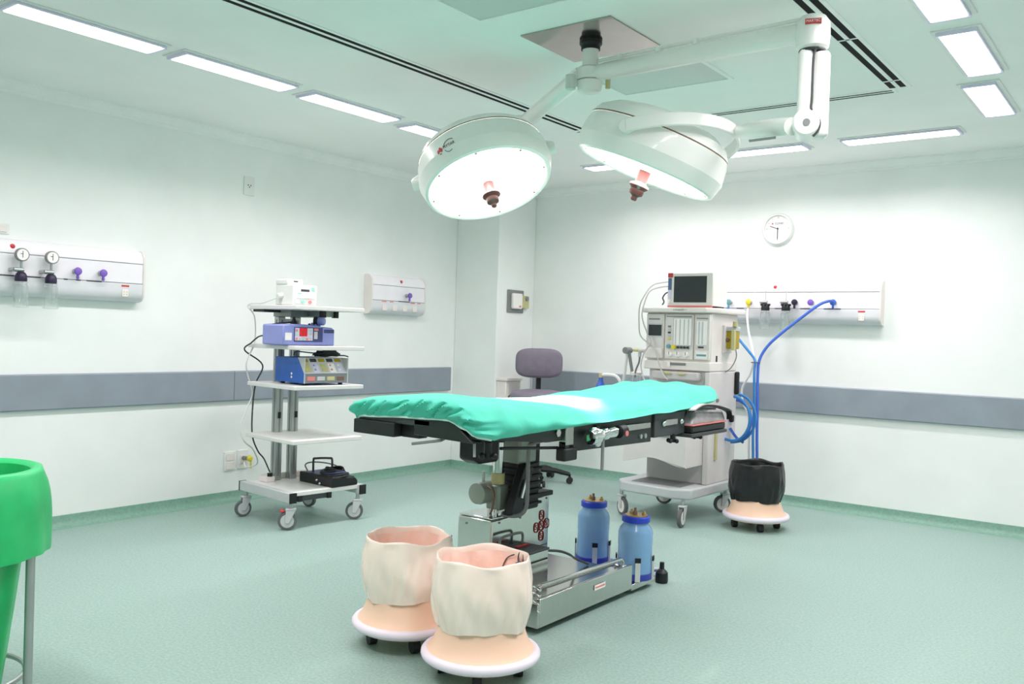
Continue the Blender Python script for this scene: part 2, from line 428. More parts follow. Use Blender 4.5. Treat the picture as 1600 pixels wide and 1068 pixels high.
# ------------------------------------------------------------------ ceiling surgical lamp with two heads
def surgical_lamp():
    PX, PY = -2.1, 3.29
    t = Thing('surgical_lamp', 'white two headed surgical lamp hanging from a steel ceiling plate', 'surgical lamp', (PX, PY, ZC), world=True)
    B(PX-.225, PX+.225, PY-.215, PY+.215, ZC-.006, ZC)  .build('ceiling_plate', 'platesteel', t, bevel=.001)
    MB().lathe([(.042, ZC-.045), (.042, ZC-.03), (.05, ZC-.02), (.05, ZC-.006)], 28, (PX, PY, 0)).build('collar', 'black', t)
    MB().cyl((PX, PY, 2.30), (PX, PY, ZC-.006), .036, n=28).build('pole', 'lampwhite', t)
    # hub with two turning rings
    h = MB().lathe([(.03, 2.268), (.052, 2.275), (.055, 2.30), (.055, 2.318), (.045, 2.322)], 28, (PX, PY, 0)).build('hub', 'lampwhite', t, bevel=.002)
    MB().lathe([(.05, 2.325), (.056, 2.33), (.056, 2.372), (.05, 2.378)], 28, (PX, PY, 0)).build('turning_ring', 'lampwhite', h)
    MB().cyl((PX-.04, PY-.09, 2.27), (PX-.04, PY-.09, 2.33), .022, n=16).build('bearing_cap', 'paleplastic', h)
    MB().cyl((PX+.075, PY+.03, 2.285), (PX+.075, PY+.03, 2.345), .011, n=12).build('stop_pin', 'khaki', h)
    # arm 1 : hub -> over the round head
    e1 = Vector((-2.79, 3.726, 2.30)); s1 = Vector((PX-.04, PY-.04, 2.325))
    MB().tube([s1, s1.lerp(e1, .3), s1.lerp(e1, .9), e1], [.034, .036, .036, .034], 16).build('arm', 'lampwhite', t)
    MB().tube([s1+Vector((0,0,.045)), s1.lerp(e1, .5)+Vector((0,0,.045)), e1+Vector((0,0,.04))], .008, 8).build('cable', 'lampwhite', t)
    MB().lathe([(.03, 2.02), (.045, 2.03), (.045, 2.33), (.035, 2.345)], 20, (e1.x, e1.y, 0)).build('drop_link', 'lampwhite', t)
    # arm 2 : hub -> elbow post
    e2 = Vector((-1.115, 3.255, 2.352)); s2 = Vector((PX+.04, PY, 2.352))
    MB().tube([s2, s2.lerp(e2, .05), s2.lerp(e2, .95), e2], [.034, .037, .037, .037], 16).build('arm', 'lampwhite', t)
    pts = [s2+Vector((0,0,.05)), s2.lerp(e2, .3)+Vector((0,0,.052)), s2.lerp(e2, .6)+Vector((0,0,.052)), e2+Vector((0,0,.05))]
    MB().tube(pts, .008, 8).build('cable', 'lampwhite', t)
    for k in (.12, .32, .5): B(*(lambda q: (q.x-.008, q.x+.008, q.y-.02, q.y+.02, 2.385, 2.41))(s2.lerp(e2, k))).build('cable_clip', 'lampwhite', t, bevel=.002)
    # elbow knuckle and hanging post
    k = MB().lathe([(.045, 2.28), (.058, 2.29), (.062, 2.33), (.06, 2.38), (.045, 2.402), (.02, 2.408)], 28, (e2.x, e2.y, 0)).build('knuckle', 'lampwhite', t)
    tocam = Vector((-e2.x, -e2.y, 0)).normalized(); side = Vector((-tocam.y, tocam.x, 0))
    c = Vector((e2.x, e2.y, 0)) + tocam*.062
    q = c+Vector((0,0,2.368)); hw, hh = .028, .009
    MB().hexa([q-side*hw-tocam*.01-Vector((0,0,hh)), q+side*hw-tocam*.01-Vector((0,0,hh)), q+side*hw+tocam*.002-Vector((0,0,hh)), q-side*hw+tocam*.002-Vector((0,0,hh)),
               q-side*hw-tocam*.01+Vector((0,0,hh)), q+side*hw-tocam*.01+Vector((0,0,hh)), q+side*hw+tocam*.002+Vector((0,0,hh)), q-side*hw+tocam*.002+Vector((0,0,hh))]).build('nameplate', 'red', k)
    text('lettering', 'MARTEC', .013, q+tocam*.0025, side, (0,0,1), 'paper', k)
    MB().lathe([(.047, 2.272), (.049, 2.276), (.047, 2.281)], 28, (e2.x, e2.y, 0)).build('seam_ring', 'darkgrey', k)
    zb = 1.955
    def slab(off0, off1, z0, z1, d0, d1, name, m, bev):
        b0 = Vector((e2.x, e2.y, 0))
        vs = []
        for z in (z0, z1):
            for o_, d_ in ((off0, d0), (off1, d0), (off1, d1), (off0, d1)): vs.append(b0+side*o_+tocam*d_+Vector((0,0,z)))
        return MB().hexa(vs).build(name, m, t, bevel=bev, segs=4)
    slab(-.048, .004, zb+.04, 2.28, -.045, .045, 'post', 'lampwhite', .02)
    slab(.004, .064, zb, 2.27, -.04, .04, 'post_cover', 'lampwhite', .018)
    b0 = Vector((e2.x, e2.y, 0))
    pts = [b0+side*.022+tocam*.052+Vector((0,0,2.275)), b0+side*.006+tocam*.05+Vector((0,0,2.25)), b0+side*.004+tocam*.05+Vector((0,0,2.1)), b0+side*.004+tocam*.05+Vector((0,0,2.05)),
           b0+side*.03+tocam*.05+Vector((0,0,2.02)), b0+side*.032+tocam*.05+Vector((0,0,1.985)), b0+side*.012+tocam*.048+Vector((0,0,zb+.0))]
    MB().tube(spline(pts, 6), .0045, 6).build('seam', 'darkgrey', t)
    jc = b0+Vector((0,0,2.005))-side*.012
    j = MB().lathe([(.045, -.055), (.05, -.05), (.05, .05), (.042, .058)], 28, jc, tocam).build('elbow_joint', 'lampwhite', t)
    MB().cyl(jc+tocam*.055, jc+tocam*.062, .013, n=14).build('screw', 'midgrey', j)
    # heads -------------------------------------------------
    def head(P, n, aaxis, link, logo, yoke_b):
        P = Vector(P); n = Vector(n).normalized(); bk = -n
        R = .31
        body = MB().lathe([(R-.012, -.012), (R, -.006), (R+.004, .004), (R+.02, .055), (R+.012, .125), (R+.004, .148)], 72, P, bk, cap0=False, cap1=False).build('lamp_head', 'lampwhite', t, smooth=18)
        MB().lathe([(R+.0045, .148), (R+.0045, .154)], 72, P, bk, False, False).build('seam_ring', 'brown', body)
        MB().lathe([(R+.004, .154), (R-.015, .19), (R-.07, .225), (R-.14, .245), (.06, .258), (.0005, .26)], 72, P, bk, False, True).build('dome', 'lampwhite', body)
        MB().lathe([(.0005, .002), (.1, .001), (R-.03, .004), (R-.008, .002)], 72, P, bk, True, False).build('lens', 'lens', body)
        MB().lathe([(R-.012, -.012), (R-.02, -.006), (R-.014, .004)], 72, P, bk, False, False).build('bezel', 'lampwhite', body)
        a0 = n.orthogonal().normalized(); b0_ = n.cross(a0)
        for i in range(8):
            an = 2*math.pi*(i+.3)/8; c_ = P+(R-.03)*(math.cos(an)*a0+math.sin(an)*b0_)
            MB().cyl(c_+n*.0, c_+n*.006, .006, n=8).build('bezel_screw', 'midgrey', body)
        # sterile handle
        hd = MB().lathe([(.027, 0), (.026, .05), (.03, .056), (.043, .062), (.045, .07), (.036, .078), (.03, .084), (.032, .094), (.03, .106), (.018, .112), (.013, .116), (.014, .128), (.010, .134)], 28, P, n, True, True).build('handle', 'handle', body)
        # pivots and yoke
        ax = Vector(aaxis); ax = (ax-n*ax.dot(n)).normalized()
        c0 = P+bk*.1
        for s in (-1, 1):
            MB().cyl(c0+ax*s*(R+.005), c0+ax*s*(R+.05), .028, n=18).build('pivot', 'lampwhite', body, bevel=.003)
        bdir = Vector(yoke_b); bdir = (bdir-ax*bdir.dot(ax)).normalized(); wdir = ax.cross(bdir)
        pts = []; nr = []; wd = []
        RY = R+.045
        for i in range(41):
            an = math.pi*i/40; d = math.cos(an)*ax+math.sin(an)*bdir
            pts.append(c0+d*RY); nr.append(d); wd.append(wdir)
        MB().band(pts, nr, wd, .055, .014).build('yoke', 'lampwhite', t, bevel=.004)
        mid = c0+bdir*RY
        link = Vector(link)
        MB().tube([mid, mid.lerp(link, .25), mid.lerp(link, .8), link], [.024, .034, .036, .034], 16).build('yoke_arm', 'lampwhite', t)
        # the beam of this lamp
        ld = bpy.data.lights.new('lamp_beam', 'AREA'); ld.shape = 'DISK'; ld.size = .27; ld.energy = LAMP_WATTS; ld.spread = math.radians(14); ld.color = (1, .97, .93)
        lo = bpy.data.objects.new('lamp_beam', ld); COL.objects.link(lo); lo.parent = t.o
        lo.matrix_local = t.inv @ (Matrix.Translation(P+n*.004) @ n.to_track_quat('-Z', 'Y').to_matrix().to_4x4())
        return body, P, n, R
    P1 = (-2.704, 3.356, 1.929); n1 = (.437, -.146, -.888)
    tc = (Vector((0, 0, CAMH))-Vector(P1)).normalized()
    a1 = Vector(n1).cross(tc).normalized()
    b1, P, n, R = head(P1, n1, a1, (e1.x, e1.y, 2.06), True, Vector((e1.x, e1.y, 2.10))-Vector(P1))
    # maker's mark on the rim of the round head
    bk = -n
    def rimpt(ang, hgt, off=.0015):
        # ang measured around the axis from the direction facing the viewer's upper left
        u = (tc-n*tc.dot(n)).normalized(); v = bk.cross(u)
        d = math.cos(ang)*u+math.sin(ang)*v
        r_ = R+.004+(.016)*max(0, min(1, (hgt-.004)/.051)) if hgt < .055 else R+.02-.008*(hgt-.055)/.07
        return P+d*(r_+off)+bk*hgt, d, (bk.cross(d))
    sgn = 1 if (rimpt(.3, .05)[0]-rimpt(0, .05)[0]).dot(rt2) > 0 else -1
    A0 = -.56
    def patch(a0, a1, h0, h1, name, m, k=6):
        r0 = [rimpt(sgn*(a0+(a1-a0)*i/k), h0)[0] for i in range(k+1)]; r1 = [rimpt(sgn*(a0+(a1-a0)*i/k), h1)[0] for i in range(k+1)]
        MB().grid([r0, r1]).build(name, m, b1)
    lg = A0
    for q in ((-.035, .035, .052, .064), (-.012, .012, .040, .076), (-.03, -.012, .048, .068), (.012, .03, .048, .068)):
        patch(lg+q[0]*1.4, lg+q[1]*1.4, q[2]*1.05, q[3]*1.05, 'logo_petal', 'red')
    pc, d, tg = rimpt(sgn*(lg+.16), .065, .002)
    xd = rimpt(sgn*(lg+.20), .065)[0]-rimpt(sgn*(lg+.12), .065)[0]
    text('lettering', 'MYTAR', .020, pc, xd, bk, 'ink', b1)
    arc = [rimpt(sgn*(lg+.17+.095*math.cos(q)), .066+.03*math.sin(q), .002)[0] for q in [math.pi*(.25+.075*i) for i in range(11)]]
    MB().tube(arc, .0014, 6).build('logo_arc', 'ink', b1)
    arc = [rimpt(sgn*(lg+.15+.075*math.cos(q)), .062+.028*math.sin(q), .002)[0] for q in [math.pi*(1.15+.06*i) for i in range(10)]]
    MB().tube(arc, .0016, 6).build('logo_arc', 'inkblue', b1)
    # head 2
    P2 = (-1.889, 3.431, 1.931); n2 = (-.342, -.132, -.93)
    tc2 = (Vector((0, 0, CAMH))-Vector(P2)).normalized()
    a2 = tc2*.89-rt2*.45; a2 = (a2-Vector(n2)*a2.dot(Vector(n2))).normalized()
    bq = jc-side*.05
    head(P2, n2, a2, bq, False, bq-Vector(P2)+Vector((0,0,.05)))
    MB().band([bq.lerp(Vector(P2)+Vector((.33, -.06, .1)), f)+Vector((0,0,-.036))+tocam*.012 for f in (.18, .5)], [(0,0,1)]*2, [tocam]*2, .03, .003).build('rating_plate', 'midgrey', t)
surgical_lamp()

# ------------------------------------------------------------------ operating table
TX0, TX1, TY0, TY1 = -2.52, -1.905, 2.33, 4.45
def operating_table():
    t = Thing('operating_table', 'black operating table on a polished steel base with chrome column', 'operating table', (-2.3, 3.3, 0), world=True)
    # low platform
    base = MB().box(-2.66, -2.03, 2.93, 3.66, .035, .118).build('base_platform', 'steel', t, bevel=.006)
    B(-2.04, -2.02, 2.92, 3.67, .03, .146).build('side_panel', 'steel', base, bevel=.003)
    B(-2.66, -2.02, 2.905, 2.92, .03, .13).build('end_panel', 'steel', base, bevel=.003)
    B(-2.62, -2.06, 2.96, 3.62, .012, .035).build('underframe', 'rubber', base)
    B(-2.10, -2.02, 3.67, 3.90, .02, .048).build('jar_shelf', 'steel', t, bevel=.003)
    B(-2.52, -2.10, 3.66, 4.08, .02, .036).build('jar_tray', 'bottomblue', t, bevel=.003)
    B(-2.016, -2.0155, 3.33, 3.42, .095, .118).build('sticker', 'paper', base)
    B(-2.0155, -2.015, 3.335, 3.415, .103, .110).build('sticker_print', 'softred', base)
    # bumper rail on the platform
    r = MB().tube([(-2.045, 2.95, .188), (-2.045, 3.60, .178), (-2.05, 3.63, .165), (-2.05, 3.635, .12)], .0095, 12).build('foot_rail', 'steel', base)
    MB().tube([(-2.07, 2.95, .165), (-2.07, 3.58, .155)], .007, 10).build('foot_rod', 'brushed', r)
    for z in (.188, .165, .13, .10): MB().tube([(-2.01, 2.905, z), (-2.05, 2.92, z+.004), (-2.075, 2.94, z-.01)], .006, 8).build('bracket', 'chrome', r)
    B(-2.08, -2.03, 3.60, 3.64, .118, .15).build('rail_foot', 'chrome', r, bevel=.004)
    # casters and levelling foot
    for x, y in ((-2.56, 3.02), (-2.14, 3.02), (-2.56, 3.58), (-2.14, 3.58)): MB().cyl((x-.012, y, .02), (x+.012, y, .02), .02, n=16).build('caster', 'rubber', t)
    MB().tube([(-2.1, 3.88, .07), (-2.03, 3.95, .07)], .006, 8).build('outrigger', 'paleplastic', t)
    MB().lathe([(.03, 0), (.032, .012), (.03, .05), (.02, .062), (.012, .068), (.011, .1)], 18, (-2.02, 3.97, 0)).build('levelling_foot', 'black', t)
    MB().lathe([(.018, 0), (.018, .02), (.012, .03), (.012, .09), (.004, .12)], 14, (-2.2, 3.93, .036)).build('levelling_foot', 'black', t)
    # tall cabinet
    prof = [(2.95, .118), (3.375, .118), (3.375, .478), (3.21, .468), (3.195, .418), (2.95, .413)]
    cab = MB().prism(prof, -2.49, -2.30, 'x').build('cabinet', 'steel', t, bevel=.008, segs=3)
    B(-2.485, -2.305, 2.955, 3.19, .415, .424).build('cabinet_lid', 'chrome', cab, bevel=.003)
    for y, z in ((3.0, .40), (3.15, .40), (3.24, .455), (3.35, .46)): MB().cyl((-2.3, y, z), (-2.297, y, z), .005, n=8).build('screw', 'midgrey', cab)
    for x, z in ((-2.44, .385), (-2.44, .28), (-2.345, .28)): MB().cyl((x, 2.95, z), (x, 2.947, z), .005, n=8).build('screw', 'midgrey', cab)
    # red cross emblem of five lettered boxes
    cyy, czz, s = 3.315, .34, .027
    for dy, dz in ((0, 0), (0, .047), (0, -.047), (.04, .004), (-.04, -.004)):
        e = MB().tube([Vector((-2.2975, cyy+dy+s*.62*math.cos(a)*abs(math.cos(a))**-.35, czz+dz+s*.78*math.sin(a)*abs(math.sin(a)+1e-9)**-.35)) for a in [2*math.pi*(i+.5)/24 for i in range(24)]], .0022, 6, closed=True).build('emblem_frame', 'crossred', cab)
        text('emblem_letter', 'S', .032, (-2.2978, cyy+dy, czz+dz), (0,1,0), (0,0,1), 'crossred', cab)
    B(-2.2995, -2.2985, cyy-.05, cyy+.05, .248, .251).build('emblem_caption', 'ink', cab)
    B(-2.2995, -2.2985, cyy-.025, cyy+.02, .240, .2425).build('emblem_caption', 'ink', cab)
    # low drawer box with dark top
    lb = B(-2.30, -2.15, 2.95, 3.16, .118, .285).build('pump_box', 'steel', t, bevel=.004)
    B(-2.302, -2.147, 2.947, 3.163, .285, .293).build('dark_lid', 'darkgrey', lb, bevel=.002)
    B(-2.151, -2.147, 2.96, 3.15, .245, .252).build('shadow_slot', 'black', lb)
    MB().tube(spline([(-2.27, 2.97, .293), (-2.27, 2.97, .335), (-2.27, 3.00, .345), (-2.27, 3.10, .345), (-2.27, 3.13, .335), (-2.27, 3.13, .293)], 5), .006, 8).build('lid_handle', 'midgrey', lb)
    B(-2.25, -2.235, 3.05, 3.14, .293, .300).build('red_tag', 'red', lb, bevel=.002)
    MB().tube(spline([(-2.2, 3.16, .27), (-2.18, 3.28, .25), (-2.2, 3.40, .21), (-2.24, 3.52, .16), (-2.22, 3.6, .125)], 6), .006, 8).build('hose', 'darkgrey', lb)
    # column group
    MB().cyl((-2.36, 3.06, .60), (-2.36, 3.06, .735), .024, n=24).build('chrome_piston', 'chrome', t)
    MB().cyl((-2.36, 3.06, .735), (-2.36, 3.06, .76), .026, n=24).build('piston_gland', 'black', t)
    MB().cyl((-2.36, 3.06, .76), (-2.36, 3.06, .80), .018, n=24).build('piston_rod', 'chrome', t)
    MB().cyl((-2.36, 3.06, .553), (-2.36, 3.06, .60), .030, n=24).build('khaki_collar', 'khaki', t)
    B(-2.40, -2.325, 3.025, 3.10, .44, .553).build('valve_block', 'greengrey', t, bevel=.012)
    for dx in (-.02, .015): MB().cyl((-2.36+dx, 3.03, .424), (-2.36+dx, 3.03, .448), .012, n=12).build('valve_nut', 'chrome', t)
    mo = MB().lathe([(.02, 0), (.045, .004), (.048, .015), (.048, .09), (.04, .1), (.02, .104)], 28, (-2.40, 2.96, .515), (0, 1, 0)).build('motor', 'greengrey', t)
    MB().cyl((-2.41, 3.02, .56), (-2.41, 3.02, .605), .007, n=10).build('motor_terminal', 'alu', mo)
    MB().tube(spline([(-2.38, 3.0, .55), (-2.33, 2.99, .53), (-2.33, 2.99, .47), (-2.35, 3.0, .43)], 5), .005, 6).build('motor_cable', 'brown', mo)
    B(-2.40, -2.29, 3.12, 3.25, .635, .80).build('column_head', 'greengrey', t, bevel=.014, segs=3)
    B(-2.395, -2.285, 3.13, 3.27, .43, .64).build('column_bellows', 'black', t, bevel=.01)
    for k in range(6): B(-2.405, -2.275, 3.12, 3.28, .45+k*.031, .462+k*.031).build('bellows_fold', 'rubber', t, bevel=.004)
    B(-2.42, -2.27, 3.12, 3.36, .478, .50).build('column_foot', 'black', t, bevel=.004)
    MB().prism([(3.02, .43), (3.10, .43), (3.19, .62), (3.12, .64)], -2.30, -2.26, 'x').build('linkage', 'black', t, bevel=.006)
    MB().cyl((-2.255, 3.09, .50), (-2.255, 3.12, .575), .010, n=12).build('link_pin', 'chrome', t)
    MB().prism([(2.86, .675), (2.90, .655), (3.02, .655), (3.03, .80), (2.86, .80)], -2.42, -2.33, 'x').build('tilt_gearbox', 'black', t, bevel=.01)
    # foot lever
    MB().tube(spline([(-2.08, 3.12, .785), (-2.13, 3.10, .768), (-2.18, 3.06, .745), (-2.20, 3.06, .72), (-2.20, 3.06, .56), (-2.205, 3.06, .47), (-2.24, 3.05, .432), (-2.31, 3.03, .428)], 6), .009, 10).build('lever', 'midgrey', t)
    # top frame
    fr = MB()
    fr.prism([(2.36, .855), (2.36, .838), (2.80, .795), (2.98, .795), (2.98, .745), (3.63, .733), (3.64, .86), (3.2, .87), (2.6, .87)], -1.955, -1.925, 'x')
    f1 = fr.build('side_frame', 'tablepaint', t, bevel=.003)
    MB().prism([(2.36, .855), (2.36, .838), (2.80, .795), (2.98, .795), (2.98, .735), (3.64, .733), (3.97, .745), (3.97, .86), (3.2, .87), (2.6, .87)], -2.50, -2.47, 'x').build('side_frame', 'tablepaint', t, bevel=.003)
    B(-2.50, -1.93, 2.38, 4.35, .835, .86).build('top_panel', 'tablepaint', t, bevel=.004)
    B(-2.503, -2.29, 2.335, 2.40, .815, .868).build('leg_plate_block', 'tablepaint', t, bevel=.004)
    B(-2.49, -2.12, 2.345, 2.38, .865, .892).build('end_bar', 'darkgrey', t, bevel=.006)
    MB().hexa([(-2.20, 2.345, .832), (-1.92, 2.345, .826), (-1.92, 2.40, .826), (-2.20, 2.40, .832), (-2.20, 2.345, .895), (-2.02, 2.345, .898), (-2.02, 2.40, .898), (-2.20, 2.40, .895)]).build('end_beam', 'tablepaint', t, bevel=.004)
    B(-2.29, -2.20, 2.375, 2.42, .815, .89).build('leg_plate_slide', 'black', t, bevel=.003)
    MB().tube([(-2.07, 2.40, .838), (-2.08, 2.36, .822), (-2.20, 2.34, .80)], .0055, 8).build('crank_rod', 'midgrey', t)
    MB().tube([(-1.96, 2.40, .82), (-1.95, 2.39, .775)], .005, 8).build('lock_pin', 'alu', t)
    kn = MB().cyl((-1.955, 2.47, .765), (-1.955, 2.47, .82), .014, n=14).build('clamp_knob', 'black', t)
    for a in range(3):
        an = a*2.1+.3; MB().ball((-1.955+.026*math.cos(an), 2.47+.026*math.sin(an), .772), .012, 10, 6).build('knob_lobe', 'black', kn)
    # accessories on the side rail
    B(-1.925, -1.908, 3.33, 3.595, .800, .826).build('side_rail', 'brushed', t, bevel=.003)
    for y in (3.53, 3.57): MB().cyl((-1.925, y, .765), (-1.918, y, .765), .011, n=12).build('rail_screw', 'alu', t)
    B(-1.93, -1.91, 3.13, 3.16, .80, .84).build('rail_stop', 'black', t)
    MB().cyl((-1.925, 2.86, .828), (-1.915, 2.86, .828), .016, n=6).build('hex_bolt', 'steel', t)
    B(-1.935, -1.905, 2.90, 2.955, .775, .86).build('rail_socket', 'brushed', t, bevel=.006)
    B(-1.945, -1.90, 2.885, 2.975, .715, .765).build('rail_clamp', 'black', t, bevel=.006)
    B(-1.94, -1.91, 2.90, 2.93, .745, .79).build('rail_clamp_neck', 'black', t)
    MB().tube([(-1.96, 2.55, .79), (-1.95, 2.72, .778), (-1.945, 2.9, .765)], .006, 8).build('tilt_rod', 'black', t)
    cl = MB().lathe([(.028, 0), (.032, .012), (.022, .028), (.030, .036), (.034, .05), (.024, .06), (.018, .10), (.024, .106), (.024, .125), (.016, .13), (.02, .15), (.022, .19), (.014, .2), (.014, .23)], 20, (-1.88, 3.03, .80), (0, 1, .06)).build('accessory_clamp', 'chrome', t)
    for y, z, r_ in ((3.05, .825, .018), (3.08, .775, .015), (3.10, .82, .012)): MB().ball((-1.872, y, z), r_, 12, 8).build('clamp_lobe', 'chrome', cl)
    MB().cyl((-1.88, 3.255, .808), (-1.88, 3.30, .812), .027, n=18).build('clamp_knob', 'black', cl)
    MB().cyl((-1.853, 3.28, .803), (-1.850, 3.28, .803), .012, n=12).build('knob_dot', 'softred', cl)
    MB().tube([(-1.878, 3.13, .80), (-1.872, 3.12, .66)], .007, 10).build('clamp_lever', 'midgrey', cl)
    # head rest bracket
    B(-1.95, -1.915, 3.645, 3.955, .750, .86).build('head_bracket', 'darkgrey', t, bevel=.004)
    B(-1.915, -1.905, 3.74, 3.86, .80, .828).build('latch', 'brushed', t, bevel=.003)
    for y in (3.72, 3.90): MB().ball((-1.908, y, .812), .014, 10, 7).build('latch_bolt', 'chrome', t)
    for y in (3.84, 4.10):
        k2 = MB().cyl((-1.92, y, .715), (-1.92, y, .755), .012, n=12).build('clamp_knob', 'black', t)
        for a in range(4): MB().ball((-1.92+.022*math.cos(a*1.57), y+.022*math.sin(a*1.57), .722), .011, 8, 6).build('knob_lobe', 'black', k2)
    B(-2.0, -1.87, 3.94, 4.36, .732, .750).build('arm_board', 'darkgrey', t, bevel=.004)
    return t
operating_table()

# wrapped arm cushion standing on the board
t = Thing('arm_cushion', 'plastic wrapped grey arm cushion with black base on the table end', 'cushion', (-1.93, 4.15, .7505), world=True)
B(-1.995, -1.876, 3.955, 4.35, .7505, .785).build('cushion_base', 'black', t, bevel=.008)
MB().hexa([(-1.995, 3.95, .786), (-1.874, 3.95, .786), (-1.874, 4.355, .786), (-1.995, 4.355, .786), (-1.995, 4.01, .862), (-1.886, 4.01, .860), (-1.886, 4.34, .845), (-1.995, 4.34, .85)]).build('cushion_pad', 'wrap', t, bevel=.016, segs=4)
B(-1.99, -1.872, 3.955, 4.35, .7855, .793).build('cushion_piping', 'softred', t, bevel=.003)
pts = spline([(-1.872, 3.93, .86), (-1.862, 4.0, .883), (-1.858, 4.1, .882), (-1.86, 4.22, .868), (-1.866, 4.33, .848), (-1.868, 4.372, .83), (-1.868, 4.376, .80)], 5)
MB().band(pts, [(0, 0, 1)]*len(pts), [(1, 0, .1)]*len(pts), .03, .006).build('strap', 'black', t)
pts = [q+Vector((.004, 0, .007)) for q in pts[:-6]]
MB().band(pts, [(0, 0, 1)]*len(pts), [(1, 0, .1)]*len(pts), .034, .006).build('strap_top', 'warmgrey', t)

# green sheet tucked over the table pad
def green_sheet():
    t = Thing('surgical_sheet', 'bright green surgical sheet tucked over the operating table', 'sheet', (-2.21, 3.3, .85), world=True)
    topz = [(2.33, .952), (2.5, .95), (2.75, .930), (3.0, .914), (3.3, .902), (3.75, .918), (4.2, .95), (4.5, .962)]
    def hemz(x, y):
        ze = interp(x, [(-2.53, .858), (-2.46, .882), (-2.2, .894), (-2.03, .898), (-1.96, .875), (-1.90, .846)])
        zr = interp(y, [(2.33, .846), (2.46, .832), (2.62, .838), (2.74, .842), (2.96, .845), (3.25, .856), (3.6, .86), (3.95, .867), (4.2, .884), (4.45, .905)])
        zl = interp(y, [(2.33, .858), (2.6, .85), (4.1, .87), (4.45, .905)])
        wn = max(0, 1-(y-TY0)/.10); wn = wn*wn*(3-2*wn)
        s = (x-TX0)/(TX1-TX0); side = zl*(1-s)+zr*s
        return ze*wn+side*(1-wn)
    # boundary by arc length: rounded rectangle
    def boundary(n):
        rn, rf = .05, .20
        segs = []; x0, x1, y0, y1 = TX0, TX1, TY0, TY1
        def arc(cx_, cy_, r, a0, a1, k=24): return [(cx_+r*math.cos(a0+(a1-a0)*i/k), cy_+r*math.sin(a0+(a1-a0)*i/k)) for i in range(k+1)]
        poly = [(x0+(x1-x0)*i/40, y0) for i in range(4, 37)]
        poly = arc(x0+rn, y0+rn, rn, math.pi, 1.5*math.pi)+poly+arc(x1-rn, y0+rn, rn, -math.pi/2, 0)
        poly += arc(x1-rf, y1-rf*1.2, rf, 0, math.pi/2)+arc(x0+rf, y1-rf*1.2, rf, math.pi/2, math.pi)
        L = [0]
        m = len(poly)
        for i in range(m):
            a, b = poly[i], poly[(i+1) % m]; L.append(L[-1]+math.hypot(b[0]-a[0], b[1]-a[1]))
        out = []
        for k in range(n):
            d = L[-1]*k/n; i = 0
            while L[i+1] < d: i += 1
            f = (d-L[i])/max(1e-9, L[i+1]-L[i]); a, b = poly[i], poly[(i+1) % m]
            out.append((a[0]+(b[0]-a[0])*f, a[1]+(b[1]-a[1])*f, d))
        return out
    N = 560
    bd = boundary(N); cx_, cy_ = (TX0+TX1)/2, (TY0+TY1)/2
    rows = []
    def top(x, y):
        s = (x-cx_)/((TX1-TX0)/2)
        nr_ = max(0, 1-(y-TY0)/.3); z = interp(y, topz)+.018*(1-s*s)+nr_*.014*s-(.034 if s > 0 else .02)*abs(s)**8
        z += .004*math.sin(y*9+x*4)*math.sin(x*11+1)+.0025*math.sin(y*23-x*17)
        # creases near the far end
        if y > 3.9: z += .006*(y-3.9)*2*math.sin((x*1.0+y*.8)*34)
        return z
    def nrm(i):
        a, b = bd[i-1], bd[(i+1) % N]; tx, ty = b[0]-a[0], b[1]-a[1]; l = math.hypot(tx, ty) or 1
        return ty/l, -tx/l
    rng = [0, .1, .2, .3, .4, .5, .6, .68, .76, .83, .89, .94, .97]
    sk = 12
    for r_ in rng[1:]:
        row = []
        for i in range(N):
            # inset towards the long centre line rather than the centre point
            bx, by, _ = bd[i]
            yy = max(TY0+.3, min(TY1-.3, by)); px, py = cx_+(bx-cx_)*r_, yy+(by-yy)*r_
            if abs(by-yy) < 1e-9: py = by
            z = top(px, py)-.010*(max(0, 1-abs(by-TY0)/.04) if by < cy_ else max(0, 1-(TY1-by)/.25))*max(0, (r_-.8)/.2)**2
            row.append((px, py, z))
        rows.append(row)
    for j in range(sk+1):
        f = j/sk; row = []
        for i in range(N):
            bx, by, d = bd[i]; nx, ny = nrm(i)
            zt = top(bx, by)-.012; hz = hemz(bx, by)
            near = max(0, 1-(by-TY0)/.16); near = min(1, near)
            rightc = math.exp(-((by-2.5)/.2)**2) if bx > cx_ else 0
            z = zt+(hz-zt)*f
            # gathers: slanted folds at the near end, soft swags along the right side
            xx = bx*math.pi
            amp = near*(.014*math.sin((bx+.11*f)*88+2*math.sin(bx*21))+.011*math.sin((bx+.10*f)*175+1.3)*(.3+.7*max(0, min(1, (bx+2.45)/.4))))*math.sin(math.pi*min(1, f*1.05))**.6
            amp += .012*rightc*math.sin(by*38-f*2.2)*f
            amp += .003*math.sin(d*31+f*3)
            bulge = (.022-.010*near)*math.sin(math.pi*(.15+.75*f))-.012*f*f
            row.append((bx+nx*(bulge+amp), by+ny*(bulge+amp), z+.004*near*math.sin(bx*70)*(1-f)))
        rows.append(row)
    # tuck under
    row = [(q[0]-nrm(i)[0]*.018, q[1]-nrm(i)[1]*.018, q[2]+.004) for i, q in enumerate(rows[-1])]
    rows.append(row)
    mb = MB(); vs = [q for r_ in rows for q in r_]; fs = []
    for j in range(len(rows)-1):
        for i in range(N): fs.append((j*N+i, j*N+(i+1) % N, (j+1)*N+(i+1) % N, (j+1)*N+i))
    # spine strip closing the middle
    h = rows[0]; c_ = len(vs)
    mb.add(vs, fs)
    fill = MB()
    mb.add([(q[0]*0+cx_, max(TY0+.3, min(TY1-.3, bd[i][1])), top(cx_, max(TY0+.3, min(TY1-.3, bd[i][1])))) for i, q in enumerate(h)], [])
    for i in range(N): mb.f.append((c_+i, c_+(i+1) % N, (i+1) % N, i))
